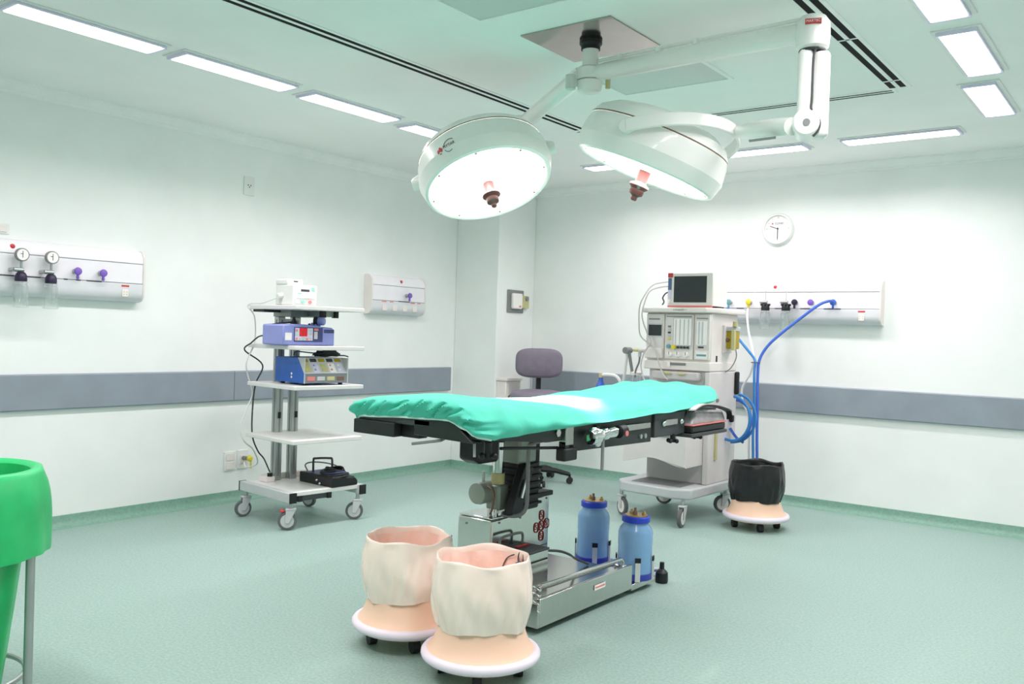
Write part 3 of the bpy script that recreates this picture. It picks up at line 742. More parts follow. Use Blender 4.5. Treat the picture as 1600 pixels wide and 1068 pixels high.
    cloth = mb.build('cloth', 'drape', t, smooth=80)
    hp = [rows[-2][i] for i in range(N) if bd[i][1] < TY0+.09]
    hp.sort(key=lambda q: (q[0] if q[1] < TY0+.06 else (-9+(-q[1]) if q[0] < cx_ else 9+q[1])))
    MB().tube([(q[0], q[1], q[2]) for q in hp][::3], .0042, 6).build('hem', 'hem', t)
green_sheet()

# ------------------------------------------------------------------ blue suction jars
def jar(loc, lab, hgt, r):
    t = Thing('suction_jar', lab, 'jar', loc, group='blue suction jars on the table base')
    MB().lathe([(r*.9, 0), (r, .012), (r, .03), (r*.985, hgt*.5), (r, hgt*.55), (r, hgt*.74), (r*.93, hgt*.80), (r*.72, hgt*.87), (r*.68, hgt*.92)], 36).build('jar_body', 'jarblue', t)
    MB().lathe([(r*.80, hgt*.905), (r*.82, hgt*.91), (r*.82, hgt*.985), (r*.76, hgt)], 36).build('lid', 'lidblue', t)
    MB().cyl((0, 0, hgt), (0, 0, hgt+.004), r*.66, n=24).build('lid_plate', 'brass', t)
    for x, y, h_ in ((-.03, .01, .022), (.0, -.01, .035), (.035, .015, .02)): MB().lathe([(.011, 0), (.011, h_*.5), (.006, h_*.6), (.006, h_)], 12, (x, y, hgt+.003)).build('port', 'brass' if h_ < .03 else 'brown', t)
    MB().lathe([(r*.99, 0), (r*1.03, .003), (r*1.03, .03), (r*.99, .034)], 36, cap0=False, cap1=False).build('base_ring', 'bottomblue', t)
    for a in (-2.6, -.9, .35):
        x, y = math.cos(a)*(r+.006), math.sin(a)*(r+.006); tx, ty = -math.sin(a)*.012, math.cos(a)*.012; ox, oy = math.cos(a)*.004, math.sin(a)*.004
        def plate(z0, z1, nm, m, e=1.0):
            MB().hexa([(x-tx*e-ox, y-ty*e-oy, z0), (x+tx*e-ox, y+ty*e-oy, z0), (x+tx*e+ox, y+ty*e+oy, z0), (x-tx*e+ox, y-ty*e+oy, z0),
                       (x-tx*e-ox, y-ty*e-oy, z1), (x+tx*e-ox, y+ty*e-oy, z1), (x+tx*e+ox, y+ty*e+oy, z1), (x-tx*e+ox, y-ty*e+oy, z1)]).build(nm, m, t)
        plate(0, .09, 'holder_clip', 'paleplastic'); plate(.09, .112, 'clip_pad', 'black', 1.15)
jar((-2.08, 3.80, .049), 'blue plastic suction jar at the far corner of the table base, nearer the camera', .30, .083)
jar((-2.42, 3.965, .037), 'blue plastic suction jar behind its twin, beside the steel cabinet', .315, .083)

# ------------------------------------------------------------------ rolling kick bins
def bag_rows(r0, r1, z0, z1, n, seed, folds=.006):
    # outer bag hanging over the rim: bottom hem (z0) to rim (z1), then inside
    rnd = random.Random(seed); ph = [rnd.random()*6.28 for _ in range(6)]
    rows = []
    for j in range(11):
        f = j/10; row = []
        for i in range(n):
            a = 2*math.pi*i/n
            w_ = folds*(math.sin(5*a+ph[0])+.6*math.sin(11*a+ph[1]+2*f)+.4*math.sin(23*a+ph[2]-3*f))*(1-.75*f)
            belly = .017*math.sin(math.pi*f)
            r_ = r0+(r1-r0)*f+belly+w_+(.0022*math.sin(17*a+7*f+ph[4])+.001*math.sin(31*a-11*f+ph[5])+.0035*math.sin(6*a+7*f+ph[1]))*math.sin(math.pi*min(1, f*1.1))
            z = z0+(z1-z0)*f+(.006*math.sin(3*a+ph[3])+.003*math.sin(7*a+ph[4]))*(1-f)**2+.004*math.sin(4*a+ph[5])*f
            row.append((r_*math.cos(a), r_*math.sin(a), z))
        rows.append(row)
    return rows
def loopmesh(rows, close=False):
    n = len(rows[0]); mb = MB()
    mb.add([q for r_ in rows for q in r_], [(j*n+i, j*n+(i+1) % n, (j+1)*n+(i+1) % n, (j+1)*n+i) for j in range(len(rows)-1) for i in range(n)])
    if close: mb.f.append(tuple((len(rows)-1)*n+i for i in range(n)))
    return mb
def bin_(loc, lab, bagm, innerm, seed, rz=0, h=.395, wide=1.0):
    t = Thing('kick_bin', lab, 'waste bin', loc, rz, group='rolling kick bins')
    MB().lathe([(.12, .058), (.19, .062), (.190, .100), (.184, .106), (.172, .122), (.160, .150), (.153, .178), (.150, .20)], 48, cap1=False).build('base_skirt', 'peach', t)
    MB().tube([(.1945*math.cos(2*math.pi*i/64), .1945*math.sin(2*math.pi*i/64), .084) for i in range(64)], .0175, 12, closed=True).build('bumper_ring', 'peachrim', t)
    for k in range(4):
        a = k*math.pi/2+.6; x, y = .135*math.cos(a), .135*math.sin(a)
        MB().cyl((x-.011, y-.01, .026), (x+.011, y+.01, .026), .026, n=18).build('caster', 'rubber', t)
        MB().cyl((x, y, .03), (x, y, .062), .009, n=10).build('caster_stem', 'black', t)
    rw, rn_ = .158*wide, .166*wide
    rows = bag_rows(rw, rn_, .185, h, 180, seed, .0042)
    rim = []
    for k in range(1, 9):
        an = math.pi*k/8; sc = 1-(.075*(1-math.cos(an))/2)
        rim.append([(q[0]*(sc+.012*math.sin(7*math.atan2(q[1], q[0])+k*.3)), q[1]*(sc+.012*math.sin(7*math.atan2(q[1], q[0])+k*.3)), q[2]+.014*math.sin(an)+.004*math.sin(5*math.atan2(q[1], q[0])+seed)*math.sin(an)-(.008*(k-4)/4 if k > 4 else 0)) for q in rows[-1]])
    outer = loopmesh(rows+rim).build('bag_cuff', bagm, t, smooth=80)
    rnd = random.Random(seed+9); p1, p2 = rnd.random()*6, rnd.random()*6
    ins = [rim[-1]]
    for j in range(1, 9):
        f = j/8
        ins.append([((q[0]*.92/.95*1.0)*(1-.18*f)*(1+.035*math.sin(9*math.atan2(q[1], q[0])+p1+f*3)+.02*math.sin(19*math.atan2(q[1], q[0])+p2)), (q[1])*(1-.18*f)*(1+.035*math.sin(9*math.atan2(q[1], q[0])+p1+f*3)), rim[-1][0][2]-f*.2) for q in rim[-1]])
    loopmesh(ins, True).build('bag_inside', innerm, t, smooth=80)
    return t, rn_, h
def biohazard(t, rad, a0, zc, s, inner=True):
    # hazard print lying on the bag wall at angle a0
    off = -.004 if inner else .004
    def P(u, v):
        a = a0+u/rad; r_ = rad+off-(zc-(zc+v))*0
        return (r_*math.cos(a), r_*math.sin(a), zc+v)
    g = -1 if inner else 1
    for k in range(3):
        c_ = 2*math.pi*k/3+math.pi/2; cx_, cz_ = .62*s*math.cos(c_), .62*s*math.sin(c_)
        pts = [P(g*(cx_+.52*s*math.cos(q)), cz_+.52*s*math.sin(q)) for q in [c_+.75+(2*math.pi-1.5)*i/16 for i in range(17)]]
        MB().tube(pts, [.0012+.0042*math.sin(math.pi*i/16) for i in range(17)], 6).build('hazard_print', 'ink', t)
    MB().tube([P(g*.42*s*math.cos(2*math.pi*i/20), .42*s*math.sin(2*math.pi*i/20)) for i in range(20)], .0022, 6, closed=True).build('hazard_print', 'ink', t)
t, rr, hh = bin_((-1.945, 2.452, 0), 'peach kick bin with cream bag, nearest the camera, before the table base', 'bag', 'baginner', 3, wide=1.0, h=.41)
biohazard(t, rr*.875, .95, .368, .055)
MB().tube(spline([(rr*.86*math.cos(a), rr*.86*math.sin(a), z) for a, z in ((1.75, .34), (1.6, .385), (1.35, .405))], 5), .0025, 6).build('print_line', 'ink', t)
MB().tube(spline([(rr*.86*math.cos(a), rr*.86*math.sin(a), z) for a, z in ((.85, .405), (.72, .36), (.62, .31))], 5), .003, 6).build('print_line', 'ink', t)
t, rr, hh = bin_((-2.375, 2.525, 0), 'peach kick bin with cream bag, farther from the camera, left of its twin', 'bag', 'baginner', 8, rz=.4, h=.40)
biohazard(t, rr*.97, .62-.4, .365, .05, False)
MB().tube(spline([(rr*1.0*math.cos(a), rr*1.0*math.sin(a), z) for a, z in ((-.55, .375), (-.3, .34), (-.1, .30))], 5), .003, 6).build('print_line', 'ink', t)
bin_((-2.17, 5.56, 0), 'peach kick bin with black bag beside the anaesthesia machine', 'blackbag', 'blackbag', 5, h=.41)

# ------------------------------------------------------------------ green bag hamper at the left edge
def hamper():
    t = Thing('bag_hamper', 'steel hoop stand holding a large green bag at the left frame edge', 'laundry hamper', (-2.935, 1.112, 0), .3)
    R = .235; H = .735
    MB().tube([(R*math.cos(2*math.pi*i/48), R*math.sin(2*math.pi*i/48), H) for i in range(48)], .0125, 10, closed=True).build('hoop', 'alu', t)
    for a in (.35, 2.44, 4.54):
        x, y = (R+.016)*math.cos(a), (R+.016)*math.sin(a)
        MB().tube([(x*.95, y*.95, H-.008), (x, y, H-.075), (x, y, .06)], .013, 12).build('leg', 'alu', t)
        MB().cyl((x-.01, y, .028), (x+.01, y, .028), .028, n=16).build('caster', 'rubber', t)
        MB().cyl((x, y, .04), (x, y, .07), .010, n=10).build('caster_stem', 'black', t)
    MB().tube([(.215*math.cos(2*math.pi*i/40), .215*math.sin(2*math.pi*i/40), .12) for i in range(40)], .008, 8, closed=True).build('lower_hoop', 'alu', t)
    n = 110
    def row(r_, z, k, ph, amp):
        return [((r_+amp*(math.sin(k*a+ph)+.6*math.sin(2.3*k*a+ph*2)))*math.cos(a), (r_+amp*(math.sin(k*a+ph)))*math.sin(a), z+amp*.9*math.sin(4*a+ph)) for a in [2*math.pi*i/n for i in range(n)]]
    cuff = [row(R+.041-.024*(j/8)**5, H-.24+.24*j/8, 6, 1+j*.2, .007*(1-j/10)) for j in range(9)]
    rim = [row(R+.012, H+.014, 6, 2.8, .0015), row(R-.006, H+.018, 6, 2.9, .0015), row(R-.02, H+.004, 6, 3, .002)]
    loopmesh(cuff+rim).build('bag_cuff', 'greenbag', t, smooth=80)
    inside = [rim[-1]]+[row((R-.02)*(1-.30*(j/9)**1.3), H-.006-.64*j/9, 7, 3+j*.15, .006) for j in range(1, 10)]
    loopmesh(inside, True).build('bag', 'greenbag', t, smooth=80)
hamper()

# ------------------------------------------------------------------ gas service panels
def panel_body(t, L, H=.31, D=.088):
    # front faces -y, x to the right, origin bottom left on the wall
    def prof(z0, z1, d0, d1, r0=0.0): return [(0, z0), (-d0, z0), (-d1, z1), (0, z1)]
    low = MB().prism([(0, 0), (-.035, 0), (-.06, .008), (-.08, .03), (-D, .06), (-D, .108), (0, .108)], 0, L, 'x').build('lower_channel', 'panelgrey', t, bevel=.002)
    mid = MB().prism([(0, .112), (-D+.004, .112), (-D+.004, .228), (0, .228)], 0, L, 'x').build('outlet_channel', 'panelwhite', t, bevel=.002)
    MB().prism([(0, .232), (-D, .232), (-D+.004, .27), (-.06, H-.006), (-.04, H), (0, H)], 0, L, 'x').build('upper_cover', 'panelwhite', t, bevel=.003)
    B(0, L, -D+.008, 0, .108, .112).build('seam', 'midgrey', t); B(0, L, -D+.008, 0, .228, .232).build('seam', 'lightgrey', t)
    for s, x in ((-1, 0), (1, L)):
        MB().prism([(0, -.002), (-.036, -.002), (-.064, .006), (-.084, .03), (-D-.003, .06), (-D-.003, .27), (-.06, H), (-.04, H+.003), (0, H+.003)], x-.012*(s < 0), x+.012*(s > 0), 'x').build('end_cap', 'cream', t, bevel=.003)
    return low, mid, D
def outlet(t, mid, x, z, m, D, name='gas_outlet', drop=True):
    o = MB().lathe([(.013, 0), (.016, .006), (.013, .014), (.010, .02), (.010, .035)], 16, (x, -D+.004, z), (0, -1, 0)).build(name, 'alu', t)
    MB().lathe([(.009, .03), (.019, .034), (.023, .042), (.02, .05), (.008, .054)], 18, (x, -D+.004, z), (0, -1, 0)).build('outlet_knob', m, o)
    if drop: MB().lathe([(.006, 0), (.009, .008), (.006, .03)], 12, (x, -D-.035, z-.045)).build('outlet_nipple', m, o)
def socket(t, x, z, D):
    B(x-.02, x+.02, -D-.003, -D+.002, z-.022, z+.022).build('power_socket', 'cream', t, bevel=.002)
    for dx in (-.009, .009):
        for dz in (-.008, .008): MB().cyl((x+dx, -D-.003, z+dz), (x+dx, -D-.0045, z+dz), .003, n=8).build('socket_hole', 'khaki', t)
    B(x-.024, x+.024, -D-.0015, -D+.001, z+.038, z+.048).build('red_label', 'red', t)
def dot(t, x, z, D): MB().lathe([(.014, 0), (.014, .006), (.008, .010)], 18, (x, -D+.01, z), (0, -1, 0)).build('indicator', 'red', t)
def flowjar(loc, rz, lab, gauge, grp='vacuum regulators with clear flasks'):
    # regulator, clear flask and gauge hanging on a panel; front -y
    t = Thing('vacuum_regulator', lab, 'regulator', loc, rz, group=grp)
    MB().cyl((-.035, .06, 0), (-.035, -.002, 0), .011, n=14).build('wall_plug', 'alu', t)
    MB().cyl((-.04, 0, 0), (.012, 0, 0), .012, n=14).build('valve_body', 'alu', t)
    MB().lathe([(.03, -.062), (.031, -.05), (.029, -.03), (.022, -.016), (.010, -.008)], 20).build('regulator_knob', 'darkpurple' if gauge else 'black', t)
    if gauge:
        MB().cyl((0, 0, 0), (0, 0, .05), .007, n=10).build('gauge_stem', 'alu', t)
        g = MB().cyl((0, .008, .082), (0, -.014, .082), .036, n=28).build('gauge', 'midgrey', t, bevel=.002)
        MB().cyl((0, -.0145, .082), (0, -.0155, .082), .030, n=28).build('dial', 'paper', g)
        B(-.0015, .0015, -.0168, -.0158, .066, .102).build('needle', 'ink_dark', g).rotation_euler = (0, 0, 0)
        B(-.012, .002, -.0168, -.0158, .085, .088).build('dial_mark', 'ink_dark', g)
    else:
        MB().cyl((0, 0, 0), (0, 0, .085), .004, n=8).build('flow_tube', 'lightgrey', t)
        for a in range(5): MB().ball((.03*math.cos(a*1.257), .03*math.sin(a*1.257), -.02), .009, 8, 6).build('knob_lobe', 'black', t)
    MB().cyl((0, 0, -.075), (0, 0, -.062), .034, n=24).build('flask_cap', 'glass', t)
    MB().lathe([(.032, -.075), (.037, -.082), (.037, -.17), (.041, -.178), (.041, -.2), (.034, -.204)], 28, cap0=False).build('flask', 'glass', t, solid=.002)
    MB().cyl((0.008, 0, -.16), (0.008, 0, -.06), .004, n=8).build('dip_tube', 'glass', t)
# left wall panel (rot +90: local x -> +Y, front -> +X)
PA = (XL, 1.1, 1.328)
t = Thing('gas_console', 'long white gas supply panel at the left frame edge', 'gas panel', PA, math.pi/2, group='wall gas panels')
low, mid, D = panel_body(t, 1.87)
for y in (2.55, 2.70): outlet(t, mid, y-1.1, .158, 'purple', D)
dot(t, 2.21-1.1, .268, D); socket(t, 2.857-1.1, .05, D)
for a, b in ((2.14, 2.22), (2.28, 2.36), (2.49, 2.51), (2.56, 2.585), (2.62, 2.71)): B(a-1.1, b-1.1, -D-.001, -D+.004, .106, .113).build('name_strip', 'ink_dark', mid)
flowjar((XL+.135, 2.235, 1.47), math.pi/2, 'steel dial gauge with clear flask, leftmost on the long left panel', True)
flowjar((XL+.135, 2.395, 1.468), math.pi/2, 'steel dial gauge with clear flask beside the purple outlets', True)
# small panel
t = Thing('gas_console', 'short white gas panel beside the equipment trolley', 'gas panel', (XL, 4.90, 1.33), math.pi/2, group='wall gas panels')
low, mid, D = panel_body(t, .60)
outlet(t, mid, .38, .160, 'purple', D); dot(t, .32, .268, D)
for a, b in ((.10, .15), (.19, .23), (.43, .48), (.51, .55)): B(a, b, -D-.001, -D+.004, .098, .106).build('name_strip', 'softred', mid)
B(.29, .42, -D-.001, -D+.004, .106, .113).build('name_strip', 'ink_dark', mid)
for k in range(4): B(.11+k*.115, .16+k*.115, -D-.002, -D+.002, .03, .08).build('socket_plate', 'cream', low, bevel=.002)
# back wall panel
t = Thing('gas_console', 'long white gas supply panel on the back wall below the clock', 'gas panel', (-3.12, YB, 1.345), 0, group='wall gas panels')
low, mid, D = panel_body(t, 1.44)
for x, m in ((-2.77, 'teal'), (-2.612, 'yellow'), (-2.262, 'darkpurple'), (-2.145, 'purple'), (-1.985, 'hoseblue2')): outlet(t, mid, x+3.12, .155, m, D, drop=(m != 'purple'))
dot(t, -2.424+3.12, .268, D); socket(t, -1.797+3.12, .05, D)
B(-2.875+3.12, -2.855+3.12, -D-.001, -D+.004, .13, .21).build('name_strip', 'midgrey', mid)
for a, b in ((-2.72, -2.66), (-2.42, -2.36), (-2.23, -2.16), (-2.06, -1.94)): B(a+3.12, b+3.12, -D-.001, -D+.004, .106, .113).build('name_strip', 'darkpurple', mid)
flowjar((-2.475, YB-.135, 1.50), 0, 'black knobbed flow meter with clear flask, left of the pair above the blue hose', False)
flowjar((-2.32, YB-.135, 1.50), 0, 'black knobbed flow meter with clear flask, right of the pair above the blue hose', False)

# ------------------------------------------------------------------ wall clock
t = Thing('wall_clock', 'round white wall clock with printed dial on the back wall', 'clock', (-2.443, YB, 2.055))
MB().lathe([(.118, 0), (.118, .025), (.112, .036), (.100, .036), (.096, .022)], 56, (0, 0, 0), (0, -1, 0), cap1=False).build('case', 'white', t)
MB().cyl((0, -.015, 0), (0, -.022, 0), .098, n=56).build('dial', 'paper', t)
for k in range(12):
    a = k*math.pi/6; x, z = .083*math.sin(a), .083*math.cos(a)
    text('numeral', str(k or 12), .016, (x, -.0228, z), (1,0,0), (0,0,1), 'lightgrey' if k % 3 else 'midgrey', t)
B(-.046, -.036, -.0235, -.022, .034, .044).build('logo_mark', 'red', t)
text('logo_lettering', 'CLINIC', .022, (.012, -.0228, .039), (1,0,0), (0,0,1), 'inkblue', t)
text('logo_lettering', 'hospital', .009, (.02, -.0228, .024), (1,0,0), (0,0,1), 'lightgrey', t)
MB().hexa([(-.004, -.024, .003), (-.004, -.0255, .003), (.003, -.0255, -.004), (.003, -.024, -.004), (-.061, -.024, .024), (-.061, -.0255, .024), (-.060, -.0255, .019), (-.060, -.024, .019)]).build('hand', 'ink_dark', t)
B(-.0025, .0025, -.0275, -.026, -.078, .01).build('hand', 'ink_dark', t)
MB().cyl((0, -.022, 0), (0, -.029, 0), .006, n=14).build('hub', 'ink_dark', t)

# ------------------------------------------------------------------ small wall items
def plate(name, lab, cat, loc, rz, w_, h_, extra):
    t = Thing(name, lab, cat, loc, rz)
    B(-w_/2, w_/2, -.010, 0, -h_/2, h_/2).build('cover_plate', 'white', t, bevel=.003)
    extra(t); return t
plate('wall_socket', 'small white blank plate high on the left wall', 'wall plate', (XL, 3.78, 2.166), math.pi/2, .085, .128,
      lambda t: [MB().cyl((dx, -.010, dz), (dx, -.012, dz), .005, n=10).build('hole', 'midgrey', t) for dx, dz in ((-.011, .005), (.011, .005), (0, -.008))])
plate('wall_box', 'small white wall box at the left frame edge above the gas panel', 'wall plate', (XL, 2.16, 1.694), math.pi/2, .13, .055,
      lambda t: B(-.05, .05, -.016, -.010, -.018, .018).build('front_cover', 'cream', t, bevel=.002))
plate('power_outlet', 'white double power outlet low on the left wall', 'power outlet', (XL, 3.685, .278), math.pi/2, .086, .13,
      lambda t: [B(-.03, .03, -.014, -.010, z-.025, z+.025).build('module', 'cream', t, bevel=.003) for z in (-.03, .03)])
def plugged(t):
    B(-.025, .025, -.014, -.010, -.03, .03).build('module', 'cream', t, bevel=.003)
    MB().cyl((.0, -.012, .01), (.0, -.05, .01), .014, n=12).build('plug', 'midgrey', t)
    MB().lathe([(.006, 0), (.02, .005), (.02, .02), (.012, .028)], 14, (.02, -.045, .008), (0, -1, 0)).build('tag', 'yellow', t)
    MB().tube([(.022, -.055, .03), (.028, -.06, -.01), (.03, -.058, -.06)], .006, 8).build('tag_tail', 'yellow', t)
plate('power_outlet', 'white power outlet with grey plug and yellow tag behind the trolley', 'power outlet', (XL, 3.79, .282), math.pi/2, .086, .13, plugged)
t = Thing('intercom', 'grey framed white wall intercom with khaki side box on the corner pier', 'intercom', (CX, 6.245, 1.49), math.pi/2)
B(-.12, .115, -.012, 0, -.10, .10).build('back_frame', 'midgrey', t, bevel=.006)
B(-.075, .055, -.045, -.012, -.065, .07).build('handset', 'paper', t, bevel=.008)
B(.005, .03, -.047, -.045, -.05, -.035).build('button', 'softred', t)
B(.06, .165, -.035, -.012, -.055, .055).build('side_box', 'khaki', t, bevel=.004)
MB().lathe([(.018, 0), (.022, .004), (.018, .012), (.010, .012)], 18, (.125, -.035, .03), (0, -1, 0)).build('lock_ring', 'midgrey', t)
t = Thing('towel_dispenser', 'pinkish white wall dispenser on the pier beside the grey chair', 'dispenser', (CX, 6.13, .5), math.pi/2)
B(-.11, .105, -.10, 0, 0, .30).build('housing', 'cream', t, bevel=.008)
B(-.12, .115, -.11, 0, .30, .325).build('lid', 'cream', t, bevel=.004)
B(-.075, .08, -.104, -.10, .02, .285).build('front_door', 'bodygrey', t, bevel=.003)
MB().tube(spline([(-.07, -.10, .165), (-.06, -.125, .185), (.03, -.125, .205), (.06, -.115, .20), (.062, -.10, .17)], 5), .008, 8).build('door_handle', 'brown', t)

# ------------------------------------------------------------------ equipment trolley
TR = (-4.414, 3.703, 0); TRZ = -.105
trm = Matrix.Translation(TR) @ Matrix.Rotation(TRZ, 4, 'Z')
def caster(t, x, y, r, fork, stem_top, yaw=0.0, lock=None, wheelm='lightgrey'):
    d = Vector((math.cos(yaw), math.sin(yaw), 0)); sd = Vector((-d.y, d.x, 0)); c = Vector((x, y, r))-d*r*.35
    wh = MB().cyl(c-sd*.012, c+sd*.012, r, n=28).build('caster_wheel', 'tyre', t, bevel=.003)
    MB().cyl(c-sd*.014, c+sd*.014, r*.72, n=24).build('wheel_hub', wheelm, wh)
    for s in (-1, 1):
        o_ = sd*s*.019
        MB().hexa([c+o_-d*.012-sd*.003+Vector((0,0,-.012)), c+o_+d*.012-sd*.003+Vector((0,0,-.012)), c+o_+d*.012+sd*.003+Vector((0,0,-.012)), c+o_-d*.012+sd*.003+Vector((0,0,-.012)),
                   Vector((x, y, fork))+o_-d*.028-sd*.003, Vector((x, y, fork))+o_+d*.028-sd*.003, Vector((x, y, fork))+o_+d*.028+sd*.003, Vector((x, y, fork))+o_-d*.028+sd*.003]).build('caster_fork', 'lightgrey', t, bevel=.002)
    q = Vector((x, y, fork))
    MB().hexa([q-d*.03-sd*.023, q+d*.03-sd*.023, q+d*.03+sd*.023, q-d*.03+sd*.023]+[v+Vector((0,0,.012)) for v in (q-d*.03-sd*.023, q+d*.03-sd*.023, q+d*.03+sd*.023, q-d*.03+sd*.023)]).build('caster_head', 'lightgrey', t, bevel=.004)
    MB().cyl((x, y, fork+.01), (x, y, stem_top), .012, n=12).build('caster_stem', 'alu', t)
    if lock: MB().ball(tuple(q-d*.05+Vector((0,0,-.005))), .016, 10, 7, 1.2, 1, .6).build('brake_pedal', lock, t)
def trolley():
    t = Thing('equipment_trolley', 'white four shelf equipment trolley on grey castors by the left wall', 'trolley', TR, TRZ)
    for z0, z1, xm in ((1.311, 1.337, .255), (1.07, 1.095, .265), (.83, .855, .265), (.505, .53, .262)):
        B(-.272, xm, -.255, .25, z0, z1).build('shelf', 'shelfwhite', t, bevel=.004)
    B(-.275, .255, -.235, .235, .197, .222).build('base_board', 'shelfwhite', t, bevel=.003)
    for y in (-.255, .255):
        b = B(-.29, .278, y-.022, y+.022, .165, .222).build('base_beam', 'lightgrey', t, bevel=.003)
        for x in (-.292, .28): B(x-.006, x+.006, y-.0225, y+.0225, .164, .223).build('beam_cap', 'black', b)
    B(.18, .25, -.20, .03, .165, .197).build('cross_box', 'darkgrey', t, bevel=.002)
    for y in (-.19, .02): B(.2, .26, y-.014, y+.014, .163, .198).build('box_cap', 'black', t)
    for y in (-.075, .04):
        p = B(-.228, -.172, y-.024, y+.024, .222, 1.27).build('post', 'alu', t, bevel=.004)
        B(-.205, -.195, y-.0255, y-.0235, .25, 1.25).build('post_groove', 'midgrey', p)
        B(-.173, -.171, y-.006, y+.006, .25, 1.25).build('post_groove', 'midgrey', p)
    for z in (1.235, 1.19): B(-.22, -.18, -.055, .02, z, z+.022).build('cross_bar', 'alu', t)
    B(-.24, -.04, -.10, .09, 1.27, 1.311).build('top_bracket', 'greengrey', t, bevel=.004)
    B(-.25, -.12, -.24, -.12, 1.295, 1.311).build('top_support', 'black', t, bevel=.003)
    B(-.04, .12, .03, .12, 1.275, 1.311).build('bracket_arm', 'greengrey', t, bevel=.003)
    for y in (.028, .122): B(.10, .14, y-.012, y+.012, 1.27, 1.311).build('bracket_cap', 'black', t)
    for y in (-.078, .045): B(-.17, -.168, y-.01, y+.01, .62, .66).build('post_clip', 'black', t)
    caster(t, -.262, -.245, .052, .118, .165, 1.4)
    caster(t, .245, -.245, .055, .118, .165, .95, 'red')
    caster(t, .245, .245, .055, .118, .165, .85)
    caster(t, -.262, .245, .052, .118, .165, .3)
trolley()
def onT(x, y, z): return trm @ Vector((x, y, z))
# white monitor box on top
t = Thing('syringe_pump', 'small white device with green screen edge on the top shelf', 'medical device', onT(.07, -.13, 1.3385), TRZ+math.pi/2)
B(-.085, .085, -.09, .11, 0, .125).build('body', 'white', t, bevel=.008)
B(-.085, .03, -.02, .11, .125, .16).build('top_module', 'white', t, bevel=.008)
B(-.065, .065, -.094, -.09, .045, .115).build('front_panel', 'paper', t, bevel=.002)
B(-.035, .025, -.0955, -.094, .085, .098).build('display', 'ink_dark', t)
B(.04, .062, -.0955, -.094, .09, .112).build('green_label', 'cyan', t)
B(-.06, -.03, -.0955, -.094, .07, .075).build('print', 'cyan', t)
B(-.04, -.01, -.022, -.02, .143, .15).build('handle_slot', 'ink_dark', t)
B(-.08, .08, -.0915, -.09, .006, .038).build('connector_strip', 'lightgrey', t)
for x, m in ((-.06, 'paper'), (-.02, 'cyan'), (.03, 'softred')): MB().cyl((x, -.09, .022), (x, -.102, .022), .010, n=12).build('connector', m, t)
MB().cyl((-.085, .03, .06), (-.12, .03, .055), .016, n=12).build('side_knob', 'white', t)
# violet infusion device
t = Thing('insufflator', 'violet device with red number display on the second shelf', 'medical device', onT(.085, -.11, 1.0965), TRZ+math.pi/2)
MB().prism([(-.185, 0), (.185, 0), (.185, .10), (.165, .112), (.08, .118), (-.03, .128), (-.12, .128), (-.185, .122)], -.10, .13, 'y').build('body', 'violet', t, bevel=.008)
B(-.11, .095, -.104, -.10, .022, .11).build('control_panel', 'violetdark', t, bevel=.002)
B(-.105, .02, -.106, -.104, .03, .105).build('keypad', 'tint', t)
B(-.075, -.02, -.1075, -.106, .055, .105).build('led_display', 'ledred', t)
for k, (x, z) in enumerate(((-.095, .04), (-.07, .038), (-.045, .038), (-.02, .038), (.005, .04), (-.095, .065), (-.095, .09), (.005, .07), (.005, .09))): B(x-.007, x+.007, -.108, -.106, z-.006, z+.006).build('key', ('softred', 'lightgrey', 'cyan')[k % 3], t)
B(.03, .055, -.106, -.104, .04, .085).build('slot_cover', 'lightgrey', t)
B(.03, .06, -.106, -.104, .09, .105).build('brand_strip', 'softred', t)
B(-.17, -.125, -.1015, -.10, .03, .075).build('sticker', 'paper', t)
B(.105, .18, -.102, -.098, .078, .10).build('grip_recess', 'violetdark', t, bevel=.003)
MB().lathe([(.02, 0), (.026, .01), (.026, .05), (.018, .06)], 18, (.09, -.03, .15), (.6, -.8, 0)).build('roller', 'violet', t)
MB().cyl((.10, -.045, .15), (.085, -.025, .15), .028, n=18).build('roller_cap', 'black', t)
B(.075, .115, -.05, .0, .115, .14).build('roller_mount', 'violet', t, bevel=.004)
MB().lathe([(.018, 0), (.02, .012), (.010, .03), (.008, .045)], 14, (-.06, -.02, .126)).build('drip_sensor', 'black', t)
MB().tube(spline([(-.06, -.02, .14), (-.09, .0, .135), (-.13, .03, .13), (-.17, .05, .12)], 5), .005, 6).build('sensor_cable', 'black', t)
MB().lathe([(.008, 0), (.01, .01), (.006, .02)], 10, (.045, -.03, .115)).build('small_knob', 'black', t)
# blue electrosurgical unit
t = Thing('electrosurgical_unit', 'blue box shaped electrosurgical unit with striped front on the third shelf', 'medical device', onT(.075, -.01, .8565), TRZ+math.pi/2)
MB().prism([(-.155, .012), (.155, .012), (.155, .165), (-.085, .165), (-.155, .07)], -.165, .165, 'x').build('casing', 'esublue', t, bevel=.004)
def slant(x0, x1, f0, f1, off, name, m):
    # strip on the sloping front between heights f0..f1 (0 at kink, 1 at top)
    P_ = lambda f: (-.155+.07*f, .07+.095*f)
    n_ = Vector((0, -.095, .07)).normalized()*off; n0 = n_*.0
    a_, b_ = P_(f0), P_(f1)
    MB().hexa([Vector((x0, a_[0], a_[1])), Vector((x1, a_[0], a_[1])), Vector((x1, b_[0], b_[1])), Vector((x0, b_[0], b_[1])),
               Vector((x0, a_[0], a_[1]))+n_, Vector((x1, a_[0], a_[1]))+n_, Vector((x1, b_[0], b_[1]))+n_, Vector((x0, b_[0], b_[1]))+n_]).build(name, m, t)
slant(-.158, .158, 0, 1, .0015, 'front_panel', 'lightgrey')
